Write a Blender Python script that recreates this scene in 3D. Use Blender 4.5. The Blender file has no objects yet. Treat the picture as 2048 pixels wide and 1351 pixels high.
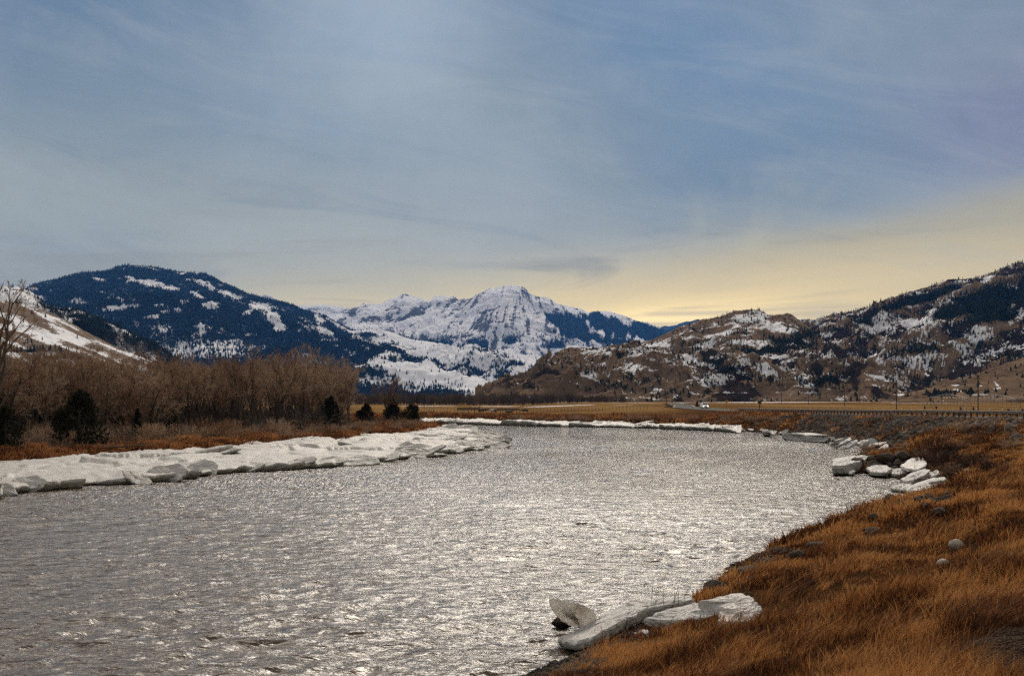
import bpy, math, random
import numpy as np
from mathutils import Vector, Matrix
S = bpy.context.scene
COL = S.collection
random.seed(7)
RNG = np.random.default_rng(7)
R = math.radians

# ------------------------------------------------------------------ camera
F = 2472.0            # focal length in photo pixels (2048 wide)
HV = 797.0            # row of the horizon in the photo
CU = 1024.0
EYE = 6.0             # eye height above the river
cam = bpy.data.cameras.new("camera"); camo = bpy.data.objects.new("camera", cam); COL.objects.link(camo)
camo.location = (0, 0, EYE); camo.rotation_euler = (R(90), 0, 0)
cam.sensor_width = 36.0; cam.lens = 36.0 * F / 2048.0
cam.shift_y = (HV - 675.5) / 2048.0
cam.clip_start = 0.1; cam.clip_end = 90000
S.camera = camo
S.view_settings.view_transform = 'Standard'; S.view_settings.look = 'None'
S.view_settings.gamma = 1; S.view_settings.use_curve_mapping = False
S.view_settings.exposure = -0.06
S.render.engine = 'CYCLES'
S.cycles.max_bounces = 5; S.cycles.diffuse_bounces = 2; S.cycles.glossy_bounces = 2
S.cycles.transmission_bounces = 1; S.cycles.volume_bounces = 0; S.cycles.transparent_max_bounces = 4
S.cycles.caustics_reflective = False; S.cycles.caustics_refractive = False
try:
    S.cycles.use_denoising = False
    S.cycles.denoiser = 'OPENIMAGEDENOISE'
    S.cycles.denoising_input_passes = 'RGB_ALBEDO_NORMAL'
    S.cycles.denoising_prefilter = 'ACCURATE'
except Exception as e:
    print(e)

# ------------------------------------------------------------------ node expressions
class N:
    """small wrapper so that node maths can be written as expressions"""
    tree = None
    def __init__(s, sock): s.s = sock
    @staticmethod
    def m(op, *a, clamp=False):
        n = N.tree.nodes.new('ShaderNodeMath'); n.operation = op; n.use_clamp = clamp
        for i, x in enumerate(a):
            if isinstance(x, N): N.tree.links.new(x.s, n.inputs[i])
            else: n.inputs[i].default_value = float(x)
        return N(n.outputs[0])
    def __add__(s, o): return N.m('ADD', s, o)
    __radd__ = __add__
    def __sub__(s, o): return N.m('SUBTRACT', s, o)
    def __rsub__(s, o): return N.m('SUBTRACT', o, s)
    def __mul__(s, o): return N.m('MULTIPLY', s, o)
    __rmul__ = __mul__
    def __truediv__(s, o): return N.m('DIVIDE', s, o)
    def __pow__(s, o): return N.m('POWER', s, o)
def step(x, a, b):
    n = N.tree.nodes.new('ShaderNodeMapRange'); n.interpolation_type = 'SMOOTHSTEP'
    N.tree.links.new(x.s, n.inputs[0]); n.inputs[1].default_value = a; n.inputs[2].default_value = b
    n.inputs[3].default_value = 0; n.inputs[4].default_value = 1
    return N(n.outputs[0])
def lin(x, a, b, c, d):
    n = N.tree.nodes.new('ShaderNodeMapRange')
    N.tree.links.new(x.s, n.inputs[0])
    for i, q in enumerate((a, b, c, d)): n.inputs[i + 1].default_value = q
    return N(n.outputs[0])
def mixc(f, a, b, mode='MIX'):
    n = N.tree.nodes.new('ShaderNodeMix'); n.data_type = 'RGBA'; n.blend_type = mode
    for i, x in ((0, f), (6, a), (7, b)):
        if isinstance(x, N): N.tree.links.new(x.s, n.inputs[i])
        elif isinstance(x, (tuple, list)): n.inputs[i].default_value = (*x, 1)
        else: n.inputs[i].default_value = x
    return N(n.outputs[2])
def noise(vec, scale, detail=4, rough=.55, dist=0.0, color=False):
    n = N.tree.nodes.new('ShaderNodeTexNoise')
    if vec is not None: N.tree.links.new(vec.s, n.inputs['Vector'])
    n.inputs['Scale'].default_value = scale; n.inputs['Detail'].default_value = detail
    n.inputs['Roughness'].default_value = rough; n.inputs['Distortion'].default_value = dist
    return N(n.outputs['Color' if color else 'Fac'])
def mapping(vec, scale=(1, 1, 1), rot=(0, 0, 0), loc=(0, 0, 0)):
    n = N.tree.nodes.new('ShaderNodeMapping'); N.tree.links.new(vec.s, n.inputs[0])
    n.inputs['Scale'].default_value = scale; n.inputs['Rotation'].default_value = rot; n.inputs['Location'].default_value = loc
    return N(n.outputs[0])
def comb(x, y, z):
    n = N.tree.nodes.new('ShaderNodeCombineXYZ')
    for i, q in enumerate((x, y, z)):
        if isinstance(q, N): N.tree.links.new(q.s, n.inputs[i])
        else: n.inputs[i].default_value = q
    return N(n.outputs[0])
def sep(v):
    n = N.tree.nodes.new('ShaderNodeSeparateXYZ'); N.tree.links.new(v.s, n.inputs[0])
    return [N(o) for o in n.outputs]
def coord(kind='Object'):
    n = N.tree.nodes.new('ShaderNodeTexCoord'); return N(n.outputs[kind])
def wpos():
    n = N.tree.nodes.new('ShaderNodeNewGeometry'); return N(n.outputs['Position'])
def attr(name, out='Fac'):
    n = N.tree.nodes.new('ShaderNodeAttribute'); n.attribute_name = name; return N(n.outputs[out])
def lit(c):
    """sRGB 0-255 to linear"""
    return tuple(((x / 255) / 12.92 if x / 255 < .04045 else ((x / 255 + .055) / 1.055) ** 2.4) for x in c)
def mat(name):
    m = bpy.data.materials.new(name); m.use_nodes = True
    N.tree = m.node_tree
    return m, m.node_tree.nodes['Principled BSDF']
def link(x, sock): N.tree.links.new(x.s, sock)
def bump(h, strength=.5, dist=.1):
    n = N.tree.nodes.new('ShaderNodeBump'); N.tree.links.new(h.s, n.inputs['Height'])
    n.inputs['Strength'].default_value = strength; n.inputs['Distance'].default_value = dist
    return N(n.outputs[0])

# ------------------------------------------------------------------ sky and sun
SUN_AZ, SUN_EL = R(6), R(36)          # azimuth to the right of the view axis
world = bpy.data.worlds.new("World"); S.world = world; world.use_nodes = True
wt = world.node_tree; N.tree = wt
bg = wt.nodes['Background']
sky = wt.nodes.new('ShaderNodeTexSky'); sky.sky_type = 'NISHITA'; sky.sun_disc = False
sky.sun_elevation = SUN_EL; sky.sun_rotation = SUN_AZ; sky.dust_density = 2.0
d = coord('Generated')
dx, dy, dz = sep(d)
az = N.m('ARCTAN2', dx, dy) * (180 / math.pi)
el = N.m('ARCSINE', dz) * (180 / math.pi)
def gauss(a, b, wa, wb, rot=0):
    c, s_ = math.cos(R(rot)), math.sin(R(rot))
    A = az - a; B = el - b
    p = (A * c + B * s_) / wa; q = (B * c - A * s_) / wb
    return N.m('EXPONENT', (p * p + q * q) * -1.0)
# wispy high cloud: stretched noise drawn over the dome
v1 = comb(az * .030 + el * .012, el * .085 - az * .012, 0.3)
w1 = noise(v1, 1.3, 5, .5, .8)
v2 = comb(az * .05, el * .42 - az * .02, 4.3)
w2 = noise(v2, 1.2, 5, .55, .6)
v3 = comb(az * .11 + el * .05, el * .10 - az * .05, 9.3)
w3 = noise(v3, 1.0, 6, .6, .4)
SKY = {  # elevation ramp of the cloud sheet, left to right averages
    'lo': lit((250, 222, 140)), 'mid': lit((190, 190, 168)), 'blue': lit((136, 152, 162)), 'up': lit((108, 132, 158))}
cl = mixc(step(el + w1 * 3 - 1.5, 0.5, 7.5), SKY['lo'], SKY['mid'])
cl = mixc(step(el + w1 * 4 - 2, 5, 13.5), cl, SKY['blue'])
cl = mixc(step(el, 12, 20), cl, SKY['up'])
# deeper blue openings right of centre and top left
cl = mixc(gauss(11, 10.2, 9, 3.4, 4) * .95 * step(w3, .2, .6), cl, lit((84, 122, 156)))
cl = mixc(gauss(8, 15.5, 8, 3.5, -20) * .75, cl, lit((98, 134, 170)))
cl = mixc(gauss(-24, 19, 10, 5, 20) * .8, cl, lit((84, 116, 150)))
cl = mixc(gauss(-10, 14, 9, 3, -15) * .35, cl, lit((110, 138, 166)))
cl = mixc(gauss(-2.5, 10.5, 9, 4.5, -35) * .5, cl, lit((160, 172, 176)))
cl = mixc(gauss(-6, 17.5, 4.5, 5, -20) * .75, cl, lit((158, 178, 196)))
cl = mixc(gauss(22.0, 11.8, 4.5, 3.4) * .55, cl, lit((108, 104, 150)))
cl = mixc(gauss(-20, 6, 9, 4) * .6, cl, lit((160, 170, 172)))
# warm cloud bank low on the right whose upper edge climbs to the right
w4e = noise(comb(az * .06, el * .5 - az * .03, 7.7), 1.6, 6, .6, .8)
edge = el - (6.0 + (az - 2) * .165) + (w1 - .5) * 2.6 + (w4e - .5) * 1.6
warm = step(edge * -1.0, -.7, 1.5) * step(az, -3, 10)
cl = mixc(warm * .92, cl, mixc(step(az, 6, 22), lit((176, 172, 148)), lit((178, 168, 130))))
g1 = gauss(8, 3.8, 18, 2.3, 3)
cl = mixc(g1 * (w2 * .9 + .45) * .95, cl, (1.6, 1.15, .38))
cl = mixc(gauss(18, 4.6, 7, 1.7, 10) * .6, cl, (1.05, .80, .34))
cl = mixc(gauss(8.5, 3.2, 6.0, .85, 2) * (.55 + w2 * .8), cl, (2.6, 1.9, .75))
cl = mixc(gauss(-9, 3.6, 9, 1.3) * .7, cl, (1.0, .84, .50))
cl = mixc(step(w2, .52, .68) * gauss(4, 5.2, 16, 2.4, 4) * .55, cl, lit((150, 150, 140)))
cl = mixc(step(w2, .50, .66) * step(el, 2.2, 3.5) * step(el * -1.0, -9, -5) * .55, cl, lit((160, 158, 140)))
v4 = comb(az * .035 - el * .05, el * .20 + az * .045, 2.7); w4 = noise(v4, 1.8, 7, .62, 1.2)
cl = mixc(step(w4, .42, .72) * step(el, 2, 7) * .20, cl, lit((188, 192, 188)))
cl = mixc(step(w4 * -1.0, -.46, -.28) * step(el, 4, 9) * .24, cl, lit((92, 118, 146)))
cl = mixc((w3 - .4) * step(el, 3, 8) * .30, cl, (1, 1, 1))
# bright veil round the hidden sun, above the frame
glow = gauss(-4, 36, 50, 17) * 2.8 + gauss(0, 33, 20, 12) * 2.9
hi = mixc(step(el, 19.5, 30), (0, 0, 0), mixc(step(w3, .3, .7), (.42, .40, .375), (.60, .565, .525)))
tot = mixc(step(el, 19, 28), cl, hi)
n = wt.nodes.new('ShaderNodeVectorMath'); n.operation = 'SCALE'
n.inputs[0].default_value = (1.0, .86, .71); wt.links.new((glow * step(el, 19, 30)).s, n.inputs['Scale'])
tot = mixc(1.0, tot, N(n.outputs[0]), 'ADD')
n = wt.nodes.new('ShaderNodeVectorMath'); n.operation = 'SCALE'
wt.links.new(sky.outputs[0], n.inputs[0]); n.inputs['Scale'].default_value = .07
tot = mixc(.95, N(n.outputs[0]), tot)
n = wt.nodes.new('ShaderNodeVectorMath'); n.operation = 'SCALE'
wt.links.new(tot.s, n.inputs[0]); n.inputs['Scale'].default_value = 10.0
wt.links.new(n.outputs[0], bg.inputs[0]); bg.inputs[1].default_value = .10

sun = bpy.data.lights.new("sun", 'SUN'); suno = bpy.data.objects.new("sun", sun); COL.objects.link(suno)
sun.energy = 1.5; sun.angle = R(24); sun.color = (1, .90, .76)
sv = Vector((math.sin(SUN_AZ) * math.cos(SUN_EL), math.cos(SUN_AZ) * math.cos(SUN_EL), math.sin(SUN_EL)))
suno.rotation_euler = (-sv).to_track_quat('-Z', 'Y').to_euler()

# ------------------------------------------------------------------ numpy noise
def _h(x, y, s):
    h = (x * 374761393 + y * 668265263 + s * 362437) & 0x7fffffff
    h = ((h ^ (h >> 13)) * 1274126177) & 0x7fffffff
    return ((h ^ (h >> 16)) & 4095) / 4096.0 * 2 * math.pi
def perlin(x, y, s=0):
    xi = np.floor(x).astype(np.int64); yi = np.floor(y).astype(np.int64)
    fx = x - xi; fy = y - yi
    u = fx * fx * fx * (fx * (fx * 6 - 15) + 10); v = fy * fy * fy * (fy * (fy * 6 - 15) + 10)
    def g(ix, iy, ax, ay):
        a = _h(ix, iy, s); return np.cos(a) * ax + np.sin(a) * ay
    a = g(xi, yi, fx, fy); b = g(xi + 1, yi, fx - 1, fy); c = g(xi, yi + 1, fx, fy - 1); e = g(xi + 1, yi + 1, fx - 1, fy - 1)
    return (a + (b - a) * u) * (1 - v) + (c + (e - c) * u) * v
def fbm(x, y, oct=5, s=0, gain=.5):
    r = 0; a = 1; t = 0
    for i in range(oct):
        r = r + a * perlin(x, y, s + i * 17); t += a; a *= gain; x = x * 2.03 + 13.7; y = y * 2.03 - 7.1
    return r / t * 1.6
def ridged(x, y, oct=5, s=0, gain=.5):
    r = 0; a = 1; t = 0
    for i in range(oct):
        r = r + a * (1 - np.abs(perlin(x, y, s + i * 31)) * 2.2); t += a; a *= gain; x = x * 2.07 + 5.2; y = y * 2.07 - 9.4
    return r / t
def sst(x, a, b):
    t = np.clip((x - a) / (b - a), 0, 1); return t * t * (3 - 2 * t)

# ------------------------------------------------------------------ mesh helpers
def np_mesh(name, V, faces, material=None, attrs=None, smooth=False, cattr=None):
    """faces: list of (M,k) int arrays"""
    V = np.asarray(V, dtype=np.float32)
    faces = [np.asarray(f, dtype=np.int32) for f in faces if len(f)]
    me = bpy.data.meshes.new(name)
    me.vertices.add(len(V)); me.vertices.foreach_set('co', V.ravel())
    nl = sum(f.size for f in faces); npoly = sum(len(f) for f in faces)
    me.loops.add(nl); me.polygons.add(npoly)
    me.loops.foreach_set('vertex_index', np.concatenate([f.ravel() for f in faces]))
    tot = np.concatenate([np.full(len(f), f.shape[1], dtype=np.int32) for f in faces])
    st = np.concatenate([[0], np.cumsum(tot)[:-1]]).astype(np.int32)
    me.polygons.foreach_set('loop_start', st)
    me.update(calc_edges=True)
    me.polygons.foreach_set('use_smooth', np.full(npoly, smooth, dtype=bool))
    for k, a in (attrs or {}).items():
        at = me.attributes.new(k, 'FLOAT', 'POINT'); at.data.foreach_set('value', np.asarray(a, dtype=np.float32).ravel())
    if material: me.materials.append(material)
    return me
def link_obj(name, me, parent=None, loc=None, kind=None):
    o = bpy.data.objects.new(name, me); COL.objects.link(o)
    if parent is not None: o.parent = parent
    if loc is not None: o.location = loc
    if kind: o['kind'] = kind
    return o
def tag(o, label, cat, group=None, kind=None):
    o['label'] = label; o['category'] = cat
    if group: o['group'] = group
    o['kind'] = kind or 'thing'
    return o
def empty(name, loc=(0, 0, 0), rz=0):
    o = bpy.data.objects.new(name, None); COL.objects.link(o); o.location = loc; o.rotation_euler = (0, 0, rz)
    o.empty_display_size = .2
    return o
def copy_tree(o, parent=None):
    c = o.copy(); COL.objects.link(c)
    if parent is not None: c.parent = parent
    for ch in o.children: copy_tree(ch, c)
    return c
def grid_faces(nr, nc):
    i = np.arange(nr - 1)[:, None] * nc + np.arange(nc - 1)[None, :]
    i = i.ravel()
    return np.stack([i, i + 1, i + nc + 1, i + nc], 1)
def P(u, v, z=0.0):
    """point at height z seen at photo pixel (u,v)"""
    D = (EYE - z) * F / (v - HV); return ((u - CU) / F * D, D, z)
def Q(u, v, D):
    return ((u - CU) / F * D, D, EYE + (HV - v) / F * D)
def tube_arrays(segs, sides):
    """segs (M,8): p0 p1 r0 r1 -> verts, quads, batch tapered prisms"""
    segs = np.asarray(segs, dtype=np.float64)
    p0 = segs[:, 0:3]; p1 = segs[:, 3:6]; r0 = segs[:, 6:7]; r1 = segs[:, 7:8]
    dd = p1 - p0; dd /= np.maximum(np.linalg.norm(dd, axis=1, keepdims=True), 1e-9)
    ref = np.where(np.abs(dd[:, 2:3]) < .9, np.array([[0, 0, 1.]]), np.array([[1., 0, 0]]))
    a = np.cross(dd, ref); a /= np.linalg.norm(a, axis=1, keepdims=True); b = np.cross(dd, a)
    V = []
    for k in range(sides):
        t = 2 * math.pi * k / sides
        V.append(p0 + (a * math.cos(t) + b * math.sin(t)) * r0)
    for k in range(sides):
        t = 2 * math.pi * k / sides
        V.append(p1 + (a * math.cos(t) + b * math.sin(t)) * r1)
    V = np.stack(V, 1)  # M, 2s, 3
    M = len(segs); base = np.arange(M)[:, None] * (2 * sides)
    fs = [np.concatenate([base + k, base + (k + 1) % sides, base + sides + (k + 1) % sides, base + sides + k], 1) for k in range(sides)]
    return V.reshape(-1, 3), np.concatenate(fs, 0)
class MB:
    """collects boxes, tubes and rings and links them as one mesh object"""
    def __init__(s): s.v = []; s.f = []; s.n = 0
    def add(s, V, Fs):
        s.v.append(np.asarray(V, dtype=float)); s.f += [[int(i) + s.n for i in f] for f in Fs]; s.n += len(V)
        return s
    def box(s, c, size, rot=None, taper=1.0):
        x, y, z = [q / 2 for q in size]
        V = np.array([(-x, -y, -z), (x, -y, -z), (x, y, -z), (-x, y, -z), (-x * taper, -y * taper, z), (x * taper, -y * taper, z), (x * taper, y * taper, z), (-x * taper, y * taper, z)])
        if rot is not None: V = V @ np.array(Matrix.Rotation(rot[0], 3, rot[1])).T
        return s.add(V + np.array(c), [(0, 3, 2, 1), (4, 5, 6, 7), (0, 1, 5, 4), (1, 2, 6, 5), (2, 3, 7, 6), (3, 0, 4, 7)])
    def tube(s, p0, p1, r0, r1=None, sides=8):
        V, Fs = tube_arrays([[*p0, *p1, r0, r0 if r1 is None else r1]], sides)
        return s.add(V, list(Fs) + [list(range(sides))[::-1], list(range(sides, 2 * sides))])
    def mesh(s, name, m, smooth=False):
        me = bpy.data.meshes.new(name); me.from_pydata([tuple(p) for p in np.concatenate(s.v)], [], s.f); me.update()
        me.materials.append(m)
        if smooth: me.polygons.foreach_set('use_smooth', np.full(len(me.polygons), True))
        return me
    def build(s, name, m, parent=None, loc=None, smooth=False):
        return link_obj(name, s.mesh(name, m, smooth), parent, loc)

# ------------------------------------------------------------------ river and ground
# water outline: (x, y, bank height, bank width)
def W(u, v, H, w): p = P(u, v); return (p[0], p[1], H, w)
WP = [(-16, -40, 3.6, 15), (-13, 2, 3.5, 15), (-7, 12, 3.3, 15), (-2.2, 21, 3.1, 17), (0.6, 27.2, 3.0, 18), (2.2, 31, 2.9, 18),
      W(1300, 1250, 2.9, 18), W(1385, 1192, 2.9, 17), W(1445, 1150, 3.0, 15), W(1530, 1102, 3.2, 12), W(1650, 1062, 3.2, 13), W(1780, 1040, 3.3, 13),
      W(1835, 1016, 3.5, 13), W(1850, 992, 3.6, 13), W(1830, 962, 3.7, 13), W(1775, 950, 3.7, 13), W(1690, 944, 3.7, 13), W(1712, 915, 3.7, 13), W(1775, 905, 3.7, 13), W(1755, 895, 3.7, 13),
      W(1660, 883, 3.6, 13), W(1570, 870, 3.3, 12), W(1490, 862, 2.6, 10), W(1400, 857, 2.0, 6), W(1250, 852, 1.7, 4), W(1100, 849, 1.6, 3.5),
      W(980, 846, 1.6, 3.5), W(900, 843, 1.7, 3.5), W(820, 842, 1.7, 3.5), (-70, 335, 1.7, 4), (-240, 330, 1.7, 5), (-420, 380, 1.7, 5),
      (-420, 330, 1.0, 5), (-240, 285, 1.0, 4), (-75, 285, 1.0, 3), W(800, 851, .9, 3), W(868, 853, .9, 2),
      W(888, 858, .9, 2), W(868, 866, .9, 2), W(790, 876, .9, 2.5), W(700, 886, .9, 3), W(600, 893, .9, 3), W(490, 900, .9, 3), W(340, 915, .9, 3),
      W(180, 925, .9, 3), W(0, 937, .9, 3), W(-200, 950, .9, 3), (-75, 60, .9, 4), (-90, 20, .9, 4), (-100, -40, .9, 4)]
WP = np.array(WP, dtype=float)
ROAD = np.array([(50, -40, 4.4), (57, 20, 4.35), (60, 60, 4.25), (60.5, 100, 4.05), (60.5, 150, 3.8), (59.5, 200, 3.45), (58.5, 280, 3.0), (58.5, 370, 3.0), (64, 460, 3.0), (78, 560, 3.0), (108, 824, 2.8), (180, 1150, 3.0), (400, 1700, 4)], dtype=float)
def poly_dist(X, Y, pts, closed):
    """distance to polyline, interpolated extra columns (weighted), in chunks"""
    n = len(pts); segs = range(n if closed else n - 1)
    best = np.full(X.shape, 1e18); nextra = pts.shape[1] - 2
    acc = [np.zeros(X.shape) for _ in range(nextra)]; wt_ = np.zeros(X.shape); inside = np.zeros(X.shape, bool)
    for i in segs:
        a = pts[i]; b = pts[(i + 1) % n]
        ex, ey = b[0] - a[0], b[1] - a[1]; L = ex * ex + ey * ey
        t = np.clip(((X - a[0]) * ex + (Y - a[1]) * ey) / L, 0, 1)
        q = (X - a[0] - t * ex) ** 2 + (Y - a[1] - t * ey) ** 2
        w = 1 / (q + 1.0) ** 2 * math.sqrt(L)
        for k in range(nextra): acc[k] += w * (a[2 + k] + (b[2 + k] - a[2 + k]) * t)
        wt_ += w
        best = np.minimum(best, q)
        if closed:
            c = ((a[1] > Y) != (b[1] > Y))
            xx = a[0] + (Y - a[1]) * ex / (ey if abs(ey) > 1e-9 else 1e-9)
            inside ^= c & (X < xx)
    return np.sqrt(best), [k / wt_ for k in acc], inside
def ground(X, Y, full=False):
    X = np.asarray(X, float); Y = np.asarray(Y, float)
    wob = fbm(X * .22, Y * .22, 3, 5) * np.clip(Y / 60, .4, 1.5)
    dist, (H, w), ins = poly_dist(X, Y, WP, True)
    sd = np.where(ins, -dist, dist) + wob * .8
    t = np.clip(sd / w, 0, 1)
    z = H * (1 - (1 - t) ** 1.6) * np.clip(sd * 4 + .2, 0, 1)
    z = np.where(sd < 0, np.maximum(sd * .45, -1.6), z)
    right = sst(X - Y * .09, 2, 12) * sst(-Y, -330, -200)
    # plain heights beyond the banks
    far = sst(Y, 250, 420)
    plain = 1.25 + 1.6 * sst(X, 0, 70) + .6 * fbm(X * .006, Y * .006, 3, 9) * 1.2
    plain = plain + np.maximum(Y - 1300, 0) * .0042
    away = sst(sd, 5, 60) * far
    z = z * (1 - away) + plain * away
    # left woodland flat
    left = (X < -4) & (Y < 300)
    z = z + np.where(left & (sd > 0), np.minimum(sd, 60) * .012, 0)
    # roughness of the banks
    z = z + np.where(sd > 0, 1, 0) * np.clip(sd / 3, 0, 1) * (fbm(X * .5, Y * .5, 4, 21) * .34 + fbm(X * .11, Y * .11, 3, 22) * .5 * (1 - away)) * np.where(Y < 340, 1, .4)
    rd, (rz,), _ = poly_dist(X, Y, ROAD, False)
    k = 1 - sst(rd, 6.5, 15)
    z = z * (1 - k) + (rz - .12) * k
    if full: return z, sd, rd
    return z
def at_ground(u, v, lift=0.0):
    """where the sight line of photo point (u,v) meets the ground or water"""
    Ds = np.exp(np.linspace(math.log(6), math.log(1200), 1400)); Xs = (u - CU) / F * Ds; zr = EYE - (v - HV) / F * Ds
    g_ = np.maximum(ground(Xs, Ds), 0)
    i = np.argmax(zr < g_); return Xs[i], Ds[i], g_[i]
GX, GY, _ = at_ground(2010, 1320)
# the one ground sheet: fine near the camera, coarse far away
uu = np.concatenate([np.linspace(-1.5, -.56, 60)[:-1], np.linspace(-.56, .56, 900), np.linspace(.56, 1.5, 60)[1:]])
YY = np.concatenate([np.linspace(-30, 3, 12)[:-1], np.exp(np.linspace(math.log(3), math.log(900), 820)), np.exp(np.linspace(math.log(900), math.log(40000), 90))[1:]])
UU, Yg = np.meshgrid(uu, YY)
Xg = UU * np.maximum(Yg, 14.0)
Zg = np.zeros_like(Xg); SD = np.zeros_like(Xg); RD = np.zeros_like(Xg)
for a in range(0, len(YY), 100):
    Zg[a:a + 100], SD[a:a + 100], RD[a:a + 100] = ground(Xg[a:a + 100], Yg[a:a + 100], True)
VPX = lambda X, Y: CU + F * X / np.maximum(Y, 1)
# what covers the ground, as fields of the place
snowp = np.zeros_like(Xg)
def blob(X, Y, x, y, rx, ry, a=0):
    c, s_ = math.cos(a), math.sin(a); p = ((X - x) * c + (Y - y) * s_) / rx; q = ((Y - y) * c - (X - x) * s_) / ry
    return np.exp(-(p * p + q * q))
for (x, y, rx, ry) in [(115, 1000, 75, 28), (215, 1060, 80, 30), (330, 1100, 110, 35), (60, 1150, 30, 25), (-10, 760, 16, 15), (28, 730, 24, 18), (-58, 830, 22, 18), (60, 640, 9, 16),
                       (440, 1200, 60, 30), (95, 300, 10, 6), (112, 312, 12, 5), (130, 318, 12, 4), (300, 900, 30, 20)]:
    snowp = np.maximum(snowp, blob(Xg, Yg, x, y, rx, ry))
snowp = np.maximum(snowp * 1.2, sst(Yg, 4200, 5000) * 1.5) + fbm(Xg * .03, Yg * .03, 4, 44) * .35
gravel = blob(Xg, Yg, GX + .5, GY - 1.2, 1.5, 3.6, -.25)
gravel = np.maximum(gravel, np.where((RD < 7.5), 1.0, 0) * .7)
rock = sst(fbm(Xg * .12, Yg * .12, 3, 71) + 1.5 * blob(Xg, Yg, 47, 155, 16, 60) - .4 * sst(SD, 9, 16), .35, .8) * sst(-Yg, -260, -200) * sst(Yg, 70, 115)
wet = sst(-SD, -1.2, -.2)
m_ground, b = mat("dry_grass_ground")
p = wpos()
n1 = noise(p, .35, 6, .6); n2 = noise(p, 3.0, 5, .6); n3 = noise(mapping(p, (1, .35, 1)), .018, 5, .6)
n4 = noise(p, 14.0, 4, .6)
gcol = mixc(step(n1, .35, .65), (.050, .024, .011), (.10, .045, .018))
gcol = mixc(step(n2, .4, .7) * .6, gcol, (.075, .045, .025))
fc = mixc(step(n3, .40, .62), (.25, .15, .058), (.135, .074, .030))
fc = mixc(step(n1, .45, .75) * .35, fc, (.23, .14, .055))
px_, py_, pz_ = sep(p)
gcol = mixc(step(py_, 290, 420), gcol, fc)
gcol = mixc(attr('bushy') * .9, gcol, mixc(step(n2, .4, .6), (.055, .032, .020), (.12, .058, .028)))
gcol = mixc(attr('rock') * .9, gcol, mixc(step(n2, .35, .65), (.05, .042, .036), (.16, .135, .115)))
gcol = mixc(attr('gravel'), gcol, mixc(step(n4, .42, .62), (.020, .015, .012), (.075, .056, .043)))
gcol = mixc(attr('wet') * .85, gcol, mixc(step(n2, .4, .6), (.018, .014, .011), (.06, .048, .038)))
snc = attr('snow')
gcol = mixc(step(snc + (n2 - .5) * .3, .5, .62), gcol, (.78, .77, .78))
link(gcol, b.inputs['Base Color']); b.inputs['Roughness'].default_value = .95; b.inputs['Specular IOR Level'].default_value = 0
link(bump(n2 * .6 + n4 * .4, 1.0, .2), b.inputs['Normal'])
bushy = sst(fbm(Xg * .05, Yg * .02, 3, 61), .0, .35) * sst(SD, 0, 4) * (1 - sst(SD, 14, 40)) * sst(Yg, 150, 250)
me = np_mesh("ground", np.stack([Xg, Yg, Zg], -1).reshape(-1, 3), [grid_faces(*Xg.shape)], m_ground,
             {'snow': snowp, 'gravel': np.clip(gravel * 1.3, 0, 1), 'rock': np.clip(rock, 0, 1), 'wet': wet * (SD > -3), 'bushy': bushy}, True)
link_obj("ground", me, kind='structure')

# road strip laid over the ground
def strip(pts, half, step_=4.0, dz=0.0):
    L = [np.array(pts[0])]
    for a, c in zip(pts[:-1], pts[1:]):
        n_ = max(1, int(np.linalg.norm(c[:2] - a[:2]) / step_))
        for i in range(1, n_ + 1): L.append(a + (c - a) * i / n_)
    L = np.array(L)
    for _ in range(12): L[1:-1] = (L[:-2] + L[1:-1] * 2 + L[2:]) / 4
    t = np.gradient(L[:, :2], axis=0); t /= np.linalg.norm(t, axis=1, keepdims=True); nrm = np.stack([t[:, 1], -t[:, 0]], 1)
    return L, nrm
L, nr = strip(ROAD, 4)
ks = np.array([-4.6, -4.4, 0, 4.4, 4.6]); zs = np.array([-.15, .0, .06, .0, -.15])
V = np.stack([np.stack([L[:, 0] + nr[:, 0] * k, L[:, 1] + nr[:, 1] * k, L[:, 2] + z_], 1) for k, z_ in zip(ks, zs)], 1)
m_road, b = mat("asphalt"); p = wpos(); nn = noise(p, 6, 5, .6)
link(mixc(nn, (.07, .066, .062), (.13, .12, .11)), b.inputs['Base Color']); b.inputs['Roughness'].default_value = .95; b.inputs['Specular IOR Level'].default_value = 0.05
link_obj("road", np_mesh("road", V.reshape(-1, 3), [grid_faces(len(L), 5)], m_road, None, True), kind='structure')
m_line, b = mat("road_paint"); b.inputs['Base Color'].default_value = (.6, .58, .5, 1)
Vs = []; Fs = []
for k in (-4.0, 4.0):
    o_ = len(Vs) and sum(len(q) for q in Vs)
    Vv = np.stack([np.stack([L[:, 0] + nr[:, 0] * (k + e), L[:, 1] + nr[:, 1] * (k + e), L[:, 2] + .06 * (1 - abs(k) / 4.4) + .006], 1) for e in (-.07, .07)], 1).reshape(-1, 3)
    Vs.append(Vv); Fs.append(grid_faces(len(L), 2) + (o_ or 0))
link_obj("road_marking", np_mesh("road_marking", np.concatenate(Vs), [np.concatenate(Fs)], m_line), kind='structure')

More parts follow.
